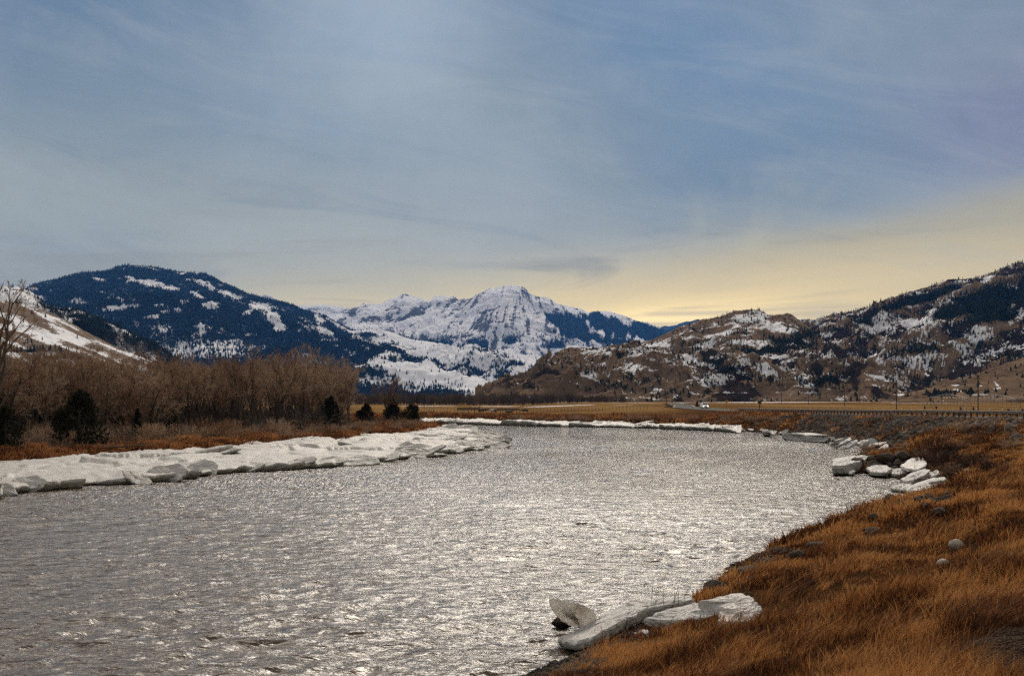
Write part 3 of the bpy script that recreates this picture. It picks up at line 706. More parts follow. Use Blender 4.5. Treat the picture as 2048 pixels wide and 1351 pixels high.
m_clear, b = mat("clear_grey_ice"); p = wpos(); i2 = noise(p, 2.2, 5, .6); i1 = noise(p, 9, 4, .6)
link(mixc(step(i2, .5, .72) * .8, mixc(i1, (.86, .84, .81), (.76, .73, .69)), (.34, .28, .22)), b.inputs['Base Color']); b.inputs['Roughness'].default_value = .3; link(bump(i1, .4, .03), b.inputs['Normal'])
def glowing(m, f=.3):
    N.tree = m.node_tree; b = m.node_tree.nodes['Principled BSDF']; src = b.inputs['Base Color'].links[0].from_socket
    tr = N.tree.nodes.new('ShaderNodeBsdfTranslucent'); N.tree.links.new(src, tr.inputs[0]); mx = N.tree.nodes.new('ShaderNodeMixShader'); mx.inputs[0].default_value = f
    N.tree.links.new(b.outputs[0], mx.inputs[1]); N.tree.links.new(tr.outputs[0], mx.inputs[2]); N.tree.links.new(mx.outputs[0], N.tree.nodes['Material Output'].inputs[0])
glowing(m_ice, .15); glowing(m_clear, .6)
def resample(line, n):
    line = np.array(line, float); s = np.concatenate([[0], np.cumsum(np.linalg.norm(np.diff(line, axis=0), axis=1))])
    t = np.linspace(0, s[-1], n); return np.stack([np.interp(t, s, line[:, k]) for k in range(line.shape[1])], 1), s[-1]
def ice_shelf(name, front, back, top_h, cell, seed, ns, nt, label, tilt=.10, edge=.3):
    Fp, Ls = resample(front, ns); Bp, _ = resample(back, ns)
    for _ in range(3):
        Fp[1:-1] = (Fp[:-2] + 2 * Fp[1:-1] + Fp[2:]) / 4
    r = np.random.default_rng(seed)
    tt = np.concatenate([[-.0, -.0, 0.0], np.linspace(0, 1, nt)])
    T, Sx = np.meshgrid(tt, np.arange(ns), indexing='ij')
    base = Fp[None] * (1 - T[..., None]) + Bp[None] * T[..., None]
    X = base[..., 0]; Y = base[..., 1]
    # ragged front: push by plates
    W_ = np.linalg.norm(Bp - Fp, axis=1).mean()
    nseeds = max(8, int(Ls * W_ / (cell * cell)))
    si = r.integers(0, ns, nseeds); st = r.random(nseeds)
    sx = Fp[si, 0] * (1 - st) + Bp[si, 0] * st + r.normal(0, .3, nseeds); sy = Fp[si, 1] * (1 - st) + Bp[si, 1] * st + r.normal(0, .6, nseeds)
    hh = r.normal(0, .12, nseeds) * top_h; tx = r.normal(0, tilt, nseeds) / cell * top_h; ty = r.normal(0, tilt, nseeds) / cell * top_h
    wx = X + fbm(X * .25, Y * .25, 2, seed) * 1.2; wy = Y + fbm(X * .25 + 9, Y * .25, 2, seed + 1) * 1.6
    ds = ((wx[..., None] - sx) ** 2 + ((wy[..., None] - sy) * .75) ** 2)
    idx = np.argpartition(ds, 1, axis=-1)[..., :2]
    d2 = np.take_along_axis(ds, idx, -1); o = np.argsort(d2, -1); idx = np.take_along_axis(idx, o, -1); d2 = np.sqrt(np.take_along_axis(d2, o, -1))
    k = idx[..., 0]; gapd = d2[..., 1] - d2[..., 0]
    z = top_h * (.75 + .35 * fbm(X * .25, Y * .2, 3, seed + 2)) + hh[k] + (X - sx[k]) * tx[k] + (Y - sy[k]) * ty[k]
    z = z + .34 * np.abs(fbm(X * .45, Y * .30, 5, seed + 3, .6)) * top_h - .35 * top_h * np.clip(.05 - np.abs(fbm(X * .16 + 3, Y * .10, 3, seed + 5)), 0, .05) / .05 + .3 * top_h * np.clip(T, 0, 1) 
    z = z - np.where(gapd < .22, (.22 - gapd) * 1.0 * (r.random(nseeds)[k] > .25), 0) * top_h
    # front face: drop to the water, undercut
    nrmx = np.gradient(Fp[:, 1]); nrmy = -np.gradient(Fp[:, 0]); L_ = np.hypot(nrmx, nrmy); nrmx /= L_; nrmy /= L_
    if np.mean((Fp - Bp)[:, 0] * nrmx + (Fp - Bp)[:, 1] * nrmy) < 0: nrmx, nrmy = -nrmx, -nrmy
    push = (hh[k][3] / max(top_h, .1)) * 5.5 + .9 * fbm(X[3] * .8, Y[3] * .8, 4, seed + 7)
    fall = np.exp(-np.clip(T, 0, 1) * W_ / 2.0)
    X = X + nrmx * push * fall; Y = Y + nrmy * push * fall
    z[3] -= .06
    und = edge * (.5 + r.random(ns)); und = smooth1(und, 2)[:ns]
    X[2] -= nrmx * .02; Y[2] -= nrmy * .02; z[2] = z[3] * .62
    X[1] -= nrmx * und * .6; Y[1] -= nrmy * und * .6; z[1] = z[3] * .28
    X[0] -= nrmx * und * 1.6; Y[0] -= nrmy * und * 1.6; z[0] = -.25
    z[3:] = np.maximum(z[3:], .12)
    # sink ends into the ground at the back
    zz = z[4:].copy(); zz[1:-1, 1:-1] = (z[4:-2, 1:-1] + z[6:, 1:-1] + z[5:-1, :-2] + z[5:-1, 2:] + 8 * z[5:-1, 1:-1]) / 12; z[4:] = zz
    me = np_mesh(name, np.stack([X, Y, z], -1).reshape(-1, 3), [grid_faces(*X.shape)], m_ice, None, True)
    o = link_obj(name, me); tag(o, label, 'ice', 'shelf ice along the river banks')
    return X, Y, z
fr = [P(u, v)[:2] for u, v in [(-420, 1030), (-200, 1008), (0, 990), (80, 982), (170, 973), (290, 966), (430, 951), (550, 940), (700, 931), (820, 917), (920, 907), (1000, 892), (992, 884), (955, 874), (915, 864), (893, 857)]]
bk = [P(u, v)[:2] for u, v in [(-420, 966), (-200, 951), (0, 936), (80, 931), (180, 925), (340, 914), (430, 906), (490, 899), (600, 892), (700, 885), (760, 879), (800, 873), (850, 866), (868, 863), (874, 860), (878, 857)]]
SHX, SHY, SHZ = ice_shelf("ice_shelf", fr, bk, .66, 4.8, 11, 760, 60, "long broken white ice shelf along the wooded left bank, ending in a rounded point", .26, .4)
fr2 = [P(u, v)[:2] for u, v in [(835, 846), (900, 848), (960, 850), (1040, 851.5), (1100, 853), (1180, 854), (1250, 855.5), (1320, 857), (1400, 860.5), (1440, 863), (1483, 866)]]
bk2 = [P(u, v)[:2] for u, v in [(835, 840.5), (900, 842), (960, 843.5), (1040, 845), (1100, 846), (1180, 846.5), (1250, 847.5), (1320, 849), (1400, 852.5), (1440, 854.5), (1483, 860)]]
ice_shelf("ice_shelf", fr2, bk2, .85, 4.5, 23, 420, 16, "thin white ice ledge with dark undercut along the far bank below the field", .3, .5)
fr3 = [P(u, v)[:2] for u, v in [(690, 852), (760, 851), (820, 850), (870, 849.5)]]
bk3 = [P(u, v)[:2] for u, v in [(690, 846), (760, 845.5), (820, 845.5), (870, 845)]]
ice_shelf("ice_shelf", fr3, bk3, .6, 4.5, 29, 90, 10, "flat white ice in the side channel behind the brushy point", .2, .4)

def slab_from(top, thick, seed, inset=.10, nseg=7, rough=.03):
    """irregular plate: top outline (n,3) in metres, thickness downwards; rounded worn rim"""
    r = np.random.default_rng(seed); top = np.array(top, float); c = top.mean(0)
    ring = []
    n = len(top)
    for i in range(n):
        a, e = top[i], top[(i + 1) % n]
        L_ = np.linalg.norm(e - a)
        for k in range(nseg):
            p_ = a + (e - a) * k / nseg
            p_ = p_ + (p_ - c) * r.normal(0, .06) * (1 if k else .3) ; ring.append(p_)
    ring = np.array(ring); m_ = len(ring)
    ring = (np.roll(ring, 1, 0) + 2 * ring + np.roll(ring, -1, 0)) / 4
    down = np.array([0, 0, -1.0])
    jag = smooth1(np.tile(r.random(m_), 3), 1)[m_:2 * m_][:, None]
    def sc(k, dz): return c + (ring - c) * k + down * dz
    rows = [sc(.80, 0) + down * thick * (1.0 - .25 * jag), sc(.97, 0) + down * thick * .62 + (ring - c) * (jag - .5) * .08, sc(1.01, 0) + down * thick * .25, sc(1.0, 0) + down * .05, sc(.955, 0), sc(.8, 0), sc(.55, 0), sc(.28, 0)]
    for q in (5, 6, 7): rows[q] = rows[q] + np.stack([np.zeros(m_), np.zeros(m_), fbm(rows[q][:, 0] * 1.3 + seed, rows[q][:, 1] * 1.3, 3, seed) * .12], 1)
    V = np.concatenate(rows + [[c + np.array([0, 0, r.normal(0, .03)])], [c + down * thick * .95]])
    Fs = []
    nr_ = len(rows)
    i = np.arange(m_); j = (i + 1) % m_
    quads = np.concatenate([np.stack([k * m_ + i, k * m_ + j, (k + 1) * m_ + j, (k + 1) * m_ + i], 1) for k in range(nr_ - 1)])
    tri = np.stack([(nr_ - 1) * m_ + i, (nr_ - 1) * m_ + j, np.full(m_, nr_ * m_)], 1)
    tri2 = np.stack([j, i, np.full(m_, nr_ * m_ + 1)], 1)
    V = V + r.normal(0, rough * .35, V.shape) * np.array([1, 1, 1])
    return V, quads, np.concatenate([tri, tri2])
def make_slab(top, thick, seed, label, group=None, m=None, rough=.03):
    V, q, t = slab_from(top, thick, seed, rough=rough)
    c = V.mean(0); c[2] = V[:, 2].min()
    me = np_mesh("ice_slab", V - c, [q, t], m or m_ice, None, False)
    o = link_obj("ice_slab", me, loc=tuple(c)); tag(o, label, 'ice slab', group); return o
def slab_px(lst, thick, seed, label, m=None, rough=.02): return make_slab([P(u, v, z) for u, v, z in lst], thick, seed, label, 'ice slabs stranded on the near right bank', m, rough)
slab_px([(1097, 1194, 1.10), (1112, 1194, 1.12), (1130, 1204, 1.0), (1146, 1222, .75), (1160, 1244, .35), (1140, 1243, .30), (1120, 1230, .55), (1104, 1212, .85)], .16, 3, "upturned grey ice plate at the water's edge, outermost in the foreground", m_clear)
slab_px([(1124, 1198, 1.02), (1158, 1205, .95), (1184, 1216, .80), (1194, 1230, .58), (1186, 1244, .30), (1164, 1246, .25), (1156, 1232, .5), (1140, 1216, .8)], .22, 2, "hollowed ice plate fused to the right of the upturned grey plate", m_clear)
slab_px([(1112, 1276, .22), (1150, 1258, .35), (1200, 1236, .5), (1240, 1215, .62), (1285, 1206, .7), (1296, 1214, .66), (1262, 1232, .6), (1222, 1252, .52), (1186, 1272, .4), (1150, 1282, .3)], .34, 4, "long smooth white ice beam sloping into the water before the upturned plate")
slab_px([(1185, 1238, .35), (1225, 1216, .45), (1290, 1200, .5), (1340, 1192, .55), (1385, 1188, .6), (1392, 1197, .55), (1340, 1208, .5), (1285, 1218, .4), (1230, 1234, .3)], .35, 5, "narrow white ice slab lying behind the tall dark weed stalks")
slab_px([(1288, 1235, .6), (1325, 1220, .75), (1392, 1203, .95), (1406, 1218, .9), (1452, 1222, .95), (1430, 1232, .85), (1350, 1240, .65)], .3, 6, "pointed ice slab with a thin dark shadow line, right behind the weed stalks")
slab_px([(1394, 1201, 1.1), (1440, 1191, 1.25), (1485, 1185, 1.35), (1503, 1190, 1.37), (1518, 1204, 1.3), (1510, 1216, 1.2), (1460, 1217, 1.1), (1422, 1208, 1.05)], .28, 7, "broad dirty white ice slab with ragged edge, topmost of the foreground ice", m_dirtice)
slab_px([(1438, 1219, 1.1), (1480, 1216, 1.15), (1524, 1210, 1.25), (1520, 1228, 1.1), (1495, 1242, 1.0), (1436, 1242, .92)], .3, 8, "greyish ice slab half hidden by orange grass, lowest at the right end", m_dirtice)
slab_px([(1392, 1206, .86), (1410, 1204, .9), (1426, 1212, .88), (1410, 1225, .8), (1398, 1219, .8)], .3, 9, "small bright wedge of ice between the two broad dirty slabs", m_dirtice)
slab_px([(1268, 1262, .35), (1290, 1257, .4), (1302, 1266, .4), (1290, 1274, .35), (1272, 1272, .3)], .2, 10, "small lump of old ice in orange grass below the long ice beam", m_dirtice)
slab_px([(1205, 1262, .35), (1218, 1258, .42), (1216, 1278, .3), (1208, 1284, .2)], .25, 12, "little ice tooth hanging under the long ice beam")
# slabs on the outside of the bend
def slab_mid(lst, thick, seed, label, m=None): return make_slab([P(u, v, z) for u, v, z in lst], thick, seed, label, 'ice slabs along the rocky bend', m, .04)
slab_mid([(1664, 917, 1.0), (1690, 912, 1.1), (1722, 909, 1.15), (1742, 912, 1.1), (1722, 921, .95), (1690, 929, .85), (1664, 929, .85)], 1.1, 21, "big greenish white ice block at the outer end of the rocky point")
slab_mid([(1732, 933, .6), (1750, 929, .75), (1775, 930, .75), (1784, 936, .65), (1772, 943, .5), (1740, 942, .45)], .45, 22, "flat ice plate on the dark rocks in the middle of the rocky point")
slab_mid([(1782, 936, .6), (1800, 935, .65), (1820, 942, .5), (1806, 948, .3), (1784, 946, .35)], .4, 23, "small grey ice plate between the flat plate and the stack of slabs")
slab_mid([(1800, 930, .9), (1822, 915, 1.4), (1846, 914, 1.5), (1856, 926, 1.2), (1840, 937, .9), (1815, 936, .8)], .4, 24, "grey snow-dusted ice slab leaning on the bank above the stack", m_dirtice)
slab_mid([(1800, 957, .7), (1822, 945, 1.0), (1848, 937, 1.3), (1862, 938, 1.35), (1852, 948, 1.1), (1830, 957, .8), (1812, 962, .6)], .5, 25, "upper long white ice slab in the stack of tilted slabs")
slab_mid([(1806, 976, .7), (1835, 964, .95), (1868, 954, 1.25), (1888, 952, 1.35), (1894, 957, 1.3), (1880, 970, .9), (1850, 978, .8), (1822, 980, .65)], .45, 26, "lowest and longest white ice slab in the stack, jutting over dark rock")
slab_mid([(1778, 975, .3), (1800, 965, .5), (1826, 966, .5), (1822, 976, .35), (1800, 979, .2)], .3, 27, "thin white ice tongue reaching from the stack into the water")
slab_mid([(1858, 945, 1.35), (1875, 939, 1.5), (1880, 944, 1.45), (1866, 952, 1.2)], .3, 28, "small bright ice chunk above the lowest slab of the stack")
slab_mid([(1690, 943, .25), (1705, 937, .4), (1712, 941, .35), (1700, 946, .2)], .25, 29, "tiny ice fragment at the water below the big greenish block")
slab_mid([(1738, 893, 1.2), (1746, 886, 1.6), (1756, 889, 1.5), (1760, 899, 1.0), (1750, 907, .5), (1739, 906, .6)], .5, 30, "upright square ice block behind the rocky point")
slab_mid([(1755, 898, 1.2), (1772, 886, 1.7), (1779, 890, 1.6), (1764, 902, 1.0)], .35, 31, "thin leaning ice plate resting against the upright block")
slab_mid([(1566, 867, .9), (1590, 864, 1.2), (1625, 865, 1.2), (1658, 869, 1.2), (1660, 876, .7), (1625, 875, .6), (1568, 871, .55)], 1.0, 32, "long white ice wall at the foot of the grey riprap")
slab_mid([(1524, 863, .8), (1540, 860, 1.0), (1555, 861, 1.0), (1548, 869, .4), (1528, 867, .3)], .5, 33, "white ice block left of the long ice wall")
slab_mid([(1660, 888, .5), (1672, 879, 1.1), (1700, 873, 1.4), (1704, 877, 1.2), (1680, 888, .6), (1668, 892, .3)], .45, 34, "tilted ice slab right beside the end of the long ice wall")
slab_mid([(1685, 893, .4), (1700, 882, 1.1), (1714, 877, 1.4), (1716, 882, 1.2), (1698, 893, .5)], .4, 35, "second tilted ice slab past the end of the long ice wall")
slab_mid([(1719, 880, 1.5), (1730, 878, 1.6), (1740, 879, 1.6), (1730, 888, 1.1), (1722, 892, .9)], .6, 36, "small ice block on dark bank, left of the upright square block")
# loose plates on and along the left shelf (protos then copies)
r = np.random.default_rng(5); protos = []
for k in range(7):
    n_ = r.integers(5, 8); a0 = np.sort(r.random(n_)) * .5 + np.arange(n_) ; a0 = a0 / n_ * 6.283
    rx, ry = r.uniform(1.2, 2.4), r.uniform(.8, 1.5)
    top = [(math.cos(a) * rx * r.uniform(.8, 1.15), math.sin(a) * ry * r.uniform(.8, 1.15), 0) for a in a0]
    V, q, t = slab_from(top, r.uniform(.3, .5), 100 + k)
    protos.append(np_mesh("ice_slab", V, [q, t], m_ice, None, False))
for k in range(74):
    s_ = int(r.uniform(.03, .985) * (SHX.shape[1] - 1)); front_ = r.random() < .80
    t_ = 3 + int((r.uniform(0, .10) if front_ else r.uniform(.15, .9)) * (SHX.shape[0] - 4))
    o = bpy.data.objects.new("ice_slab", protos[k % 7]); COL.objects.link(o)
    o.location = (SHX[t_, s_], SHY[t_, s_], SHZ[t_, s_] * (.75 if front_ else 1) + .10)
    o.rotation_euler = (r.normal(.48 if front_ else .06, .12), r.normal(0, .14), r.uniform(-.7, .5))
    sc_ = r.uniform(.55, 1.25); o.scale = (sc_ * 1.25, sc_, sc_)
    if front_: tag(o, "loose white ice plate leaning out over the water at the left shelf's broken front", 'ice slab', 'ice plates along the left shelf edge')
    else: tag(o, "loose white ice plate lying on top of the left ice shelf", 'ice slab', 'ice plates lying on the left shelf')
for k in range(16):   # small chunks along the riprap shore
    u = 1495 + 270 * (k + r.random()) / 16; v = np.interp(u, [1490, 1570, 1660, 1755], [863, 871, 884, 897]) - .5
    x, y, _ = P(u, v); o = bpy.data.objects.new("ice_slab", protos[(k * 3) % 7]); COL.objects.link(o)
    o.location = (x + .6, y, .45); o.rotation_euler = (r.normal(.35, .2), r.normal(-.15, .2), r.uniform(-.8, .8)); s_ = r.uniform(.35, .75); o.scale = (s_, s_, s_)
    tag(o, "small white ice chunk at the waterline under the grey riprap", 'ice slab', 'ice chunks under the riprap')
for k in range(16):
    u = 850 + 620 * (k + r.random()) / 16; v = np.interp(u, [835, 960, 1100, 1250, 1400, 1483], [846, 850, 853, 855.5, 860.5, 866]) - 2.2
    x, y, _ = P(u, v); o = bpy.data.objects.new("ice_slab", protos[k % 7]); COL.objects.link(o)
    o.location = (x, y, .75); o.rotation_euler = (r.normal(.2, .12), r.normal(0, .15), r.uniform(-.5, .5)); o.scale = (1.4, 1, 1)
    tag(o, "white ice plate on the thin ledge under the far bank", 'ice slab', 'ice plates along the far bank')

# ------------------------------------------------------------------ rocks
m_rock, b = mat("bank_rock"); p = wpos()
oi = N.tree.nodes.new('ShaderNodeObjectInfo'); rn = N(oi.outputs['Random'])
r1 = noise(p, 2.5, 6, .65); r2 = noise(p, 14, 5, .65)
rc = mixc(rn, (.060, .044, .034), (.12, .092, .074)); rc = mixc(step(r1, .35, .7) * .7, rc, (.045, .033, .026)); rc = mixc(step(r2, .55, .75) * .5, rc, (.17, .135, .11))
_, _, pz_ = sep(p); rc = mixc(step(pz_ * -1.0 + (r2 - .5) * .2, -.22, -.05), rc, (.022, .018, .015))
link(rc, b.inputs['Base Color']); b.inputs['Roughness'].default_value = .85; b.inputs['Specular IOR Level'].default_value = .12; link(bump(r1 * .6 + r2 * .4, 1.0, .16), b.inputs['Normal'])
m_rock2, b = mat("grey_riprap_rock"); p = wpos(); oi = N.tree.nodes.new('ShaderNodeObjectInfo'); rn = N(oi.outputs['Random']); r1 = noise(p, 3, 5, .65)
link(mixc(step(r1, .35, .7) * .6, mixc(rn, (.075, .060, .050), (.19, .16, .135)), (.050, .038, .032)), b.inputs['Base Color']); b.inputs['Roughness'].default_value = .9; b.inputs['Specular IOR Level'].default_value = .08
m_pale, b = mat("pale_river_stone"); p = wpos(); r1 = noise(p, 6, 5, .6)
link(mixc(step(r1, .4, .7), (.42, .36, .30), (.26, .21, .17)), b.inputs['Base Color']); b.inputs['Roughness'].default_value = .9; b.inputs['Specular IOR Level'].default_value = .1
import bmesh
def rock_mesh(seed, m, sub=3, angular=.5, flat=.65):
    r = np.random.default_rng(seed); bm = bmesh.new(); bmesh.ops.create_icosphere(bm, subdivisions=sub, radius=1)
    V = np.array([v.co[:] for v in bm.verts])
    for _ in range(int(5 + angular * 10)):
        n_ = r.normal(size=3); n_ /= np.linalg.norm(n_); d_ = r.uniform(.62, .92) if angular > .3 else r.uniform(.85, .97)
        q = V @ n_; V = V - np.outer(np.maximum(q - d_, 0), n_) * .95
    rad = 1 + .10 * fbm(V[:, 0] * 1.7 + seed, V[:, 1] * 1.7 + V[:, 2], 4, seed) + .05 * fbm(V[:, 2] * 4, V[:, 0] * 4 + V[:, 1] * 3, 3, seed + 1)
    V = V * rad[:, None] * np.array([1, r.uniform(.6, .9), flat * r.uniform(.8, 1.1)])
    for v, c in zip(bm.verts, V): v.co = c
    me = bpy.data.meshes.new("rock"); bm.to_mesh(me); bm.free(); me.materials.append(m)
    me.polygons.foreach_set('use_smooth', np.full(len(me.polygons), angular < .3)); return me
RK = [rock_mesh(40 + k, m_rock, 3, .8 if k % 2 else .55) for k in range(6)]
RK2 = [rock_mesh(60 + k, m_rock2, 2, .8, .75) for k in range(6)]
RP = [rock_mesh(80, m_pale, 3, .1, .8), rock_mesh(81, m_pale, 3, .2, .7)]
def put_rock(u, v, wpx, seed, label, mesh=None, sink=.35, cat='rock', group='boulders along the near waterline', asp=1.0):
    x, y, z = at_ground(u, v); s_ = wpx / 2 * y / F
    me = mesh or RK[seed % 6]
    o = bpy.data.objects.new("rock", me); COL.objects.link(o); o.location = (x, y, z + s_ * (.6 - sink))
    o.scale = (s_, s_, s_ * asp); rr = random.Random(seed); o.rotation_euler = (rr.uniform(-.15, .15), rr.uniform(-.15, .15), rr.uniform(-.4, .4)); tag(o, label, cat, group); return o
for (u, v, w, s_, lab, me, sink) in [
    (1752, 1044, 36, 1, "flat-topped brown boulder standing alone in the shallow water", RK[0], .15), (1781, 1001, 24, 2, "small dark boulder in the water, farthest out below the ice stack", RK[2], .2),
    (1804, 1011, 22, 3, "rounded brown boulder in the water beside the dark one", RK[4], .1), (1838, 1004, 26, 4, "dark wet boulder touching the bank below the ice stack", RK[1], .2),
    (1822, 1019, 18, 5, "small wet stone at the tip of the orange grass bank", RK[3], .3), (1912, 1098, 30, 6, "round pale stone sitting in the orange grass", RP[0], .0),
    (1886, 1128, 26, 7, "dull pinkish pale stone just below the round pale one", RP[1], .3), (1636, 1104, 50, 8, "large dark angular boulder on the bank edge, left of the tufts", RK[1], .25),
    (1745, 1070, 40, 9, "grey ridge-backed boulder at the bank edge above the slope", RK[3], .3), (1590, 1120, 44, 10, "dark boulder with bluish face low on the bank edge", RK[5], .3),
    (1500, 1158, 60, 11, "long brown boulder lying along the waterline above the foreground ice", RK[1], .2), (1430, 1186, 50, 12, "brown round-backed boulder next to the topmost foreground slab", RK[2], .2),
    (1392, 1197, 20, 13, "small dark stone behind the topmost foreground slab", RK[4], .2), (1374, 1195, 14, 14, "tiny stone at the waterline behind the weed stalks", RK[0], .2),
    (1880, 1030, 40, 15, "big half-buried brown boulder above the tip of the grass bank", RK[0], .35), (1866, 1068, 24, 16, "dark boulder in the grass under the big half-buried one", RK[5], .4),
    (1268, 1236, 52, 17, "dark flat boulder under the inner end of the long ice beam", RK[3], .1), (1160, 1284, 46, 18, "black wet rock wedged under the outer end of the long ice beam", RK[1], .2),
    (1125, 1254, 52, 19, "black jagged rock under the upturned grey ice plate", RK[5], .2), (1240, 1262, 60, 20, "brown rock in the grass below the long ice beam", RK[2], .3),
    (1850, 1090, 26, 21, "dark mossy boulder left of the round pale stone", RK[1], .45), (1846, 985, 56, 22, "black overhung rock under the lowest ice slab", RK[3], .1),
    (1716, 934, 34, 23, "dark rock beside the big greenish ice block", RK[1], .1), (1770, 924, 40, 24, "brown rock on the rocky point behind the flat plate", RK[5], .2),
    (1805, 920, 40, 25, "brown rounded rock at the root of the rocky point", RK[4], .2), (1748, 946, 46, 26, "low black rock under the flat ice plate", RK[3], .3),
    (1890, 1000, 24, 27, "grey stone in the rubble right of the ice stack", RK[2], .3), (1915, 1005, 20, 28, "rounded grey stone farther up the rubble right of the ice stack", RK[4], .3),
    (1935, 945, 18, 29, "pale grey stone high in the rubble above the ice stack", RP[1], .3), (2035, 1000, 26, 30, "pale stone in the grass at the right edge", RP[1], .4),
    (1905, 985, 18, 31, "small stone between rubble and grass beyond the ice stack", RK[0], .3), (1870, 1005, 24, 32, "small tan stone beside the dark wet boulder", RK[2], .3)]:
    put_rock(u, v, w, s_, lab, me, sink)
r = np.random.default_rng(99)
for k in range(60):   # the rubble of the rocky point and the waterline around the stack
    u = r.normal(1775, 42) if k < 34 else r.uniform(1835, 1900); v = r.uniform(912, 947) if k < 34 else r.uniform(972, 1015)
    put_rock(u, v, r.uniform(9, 24), 200 + k, "dark brown rock in the jumble between the stranded ice slabs", RK[k % 6] if k % 3 else RK2[k % 6], .25, 'rock', 'rocks jumbled among the ice slabs of the bend')
dens = np.clip(rock, 0, 1) * sst(-Yg, -260, -200) * (SD > .2) * (RD > 8)
x, y, z = scatter_on(Xg, Yg, Zg, dens, 290, 77, (1480, 2060))
for k in range(len(x)):
    s_ = r.uniform(.28, .62) * (1 + .4 * (r.random() < .2)); o = bpy.data.objects.new("rock", RK2[k % 6]); COL.objects.link(o)
    o.location = (x[k], y[k], z[k] + .1 * s_); o.scale = (s_, s_, s_); o.rotation_euler = (r.uniform(-.5, .5), r.uniform(-.5, .5), r.uniform(0, 6.28))
    tag(o, "angular grey riprap rock on the slope below the guardrail", 'rock', 'riprap rocks on the bank below the guardrail')
m_gravel, b = mat('brown_gravel'); p = wpos(); nn = noise(p, 40, 2); link(mixc(step(nn, .4, .65), (.028, .018, .012), (.13, .09, .066)), b.inputs['Base Color']); b.inputs['Roughness'].default_value = .95; b.inputs['Specular IOR Level'].default_value = .05
def rock_heap(name, dens, n, lo, hi, seed, m, label, vis=(900, 2100)):
    x, y, z = scatter_on(Xg, Yg, Zg, dens, n, seed, vis); r = np.random.default_rng(seed)
    bm = bmesh.new(); bmesh.ops.create_icosphere(bm, subdivisions=1, radius=1); V0 = np.array([v.co[:] for v in bm.verts]); F0 = np.array([[v.index for v in f.verts] for f in bm.faces]); bm.free()
    s_ = r.uniform(lo, hi, n) * (.6 + .8 * r.random(n)); V = V0[None] * (1 + r.normal(0, .16, (n, len(V0), 1))) * np.array([1, .85, .65]) * s_[:, None, None]
    a = r.random(n) * 6.28; c, sn_ = np.cos(a)[:, None], np.sin(a)[:, None]
    V = np.stack([V[..., 0] * c - V[..., 1] * sn_, V[..., 0] * sn_ + V[..., 1] * c, V[..., 2]], -1) + np.stack([x, y, z + s_ * .1], -1)[:, None]
    o = link_obj(name, np_mesh(name, V.reshape(-1, 3), [(F0[None] + (np.arange(n) * len(V0))[:, None, None]).reshape(-1, 3)], m), kind='stuff'); tag(o, label, 'rubble', kind='stuff')
rock_heap("rubble", dens, 9000, .12, .34, 78, m_rock2, "grey broken stone filling the slope between the riprap rocks", (1440, 2100))
shore = sst(SD, -.6, 0) * (1 - sst(SD, .9, 2.6)) * (Xg > 0) * sst(-Yg, -240, -150) * (fbm(Xg * .3, Yg * .3, 3, 31) > -.15)
rock_heap("rubble", shore, 2600, .06, .22, 79, m_rock, "dark wet cobbles strewn along the near waterline", (1000, 2060))
rock_heap("gravel", sst(blob(Xg, Yg, GX + .5, GY - 1.2, 1.5, 3.6, -.25), .2, .6), 16000, .008, .026, 80, m_gravel, "loose brown gravel of the pull-off in the bottom right corner", (1600, 2400))

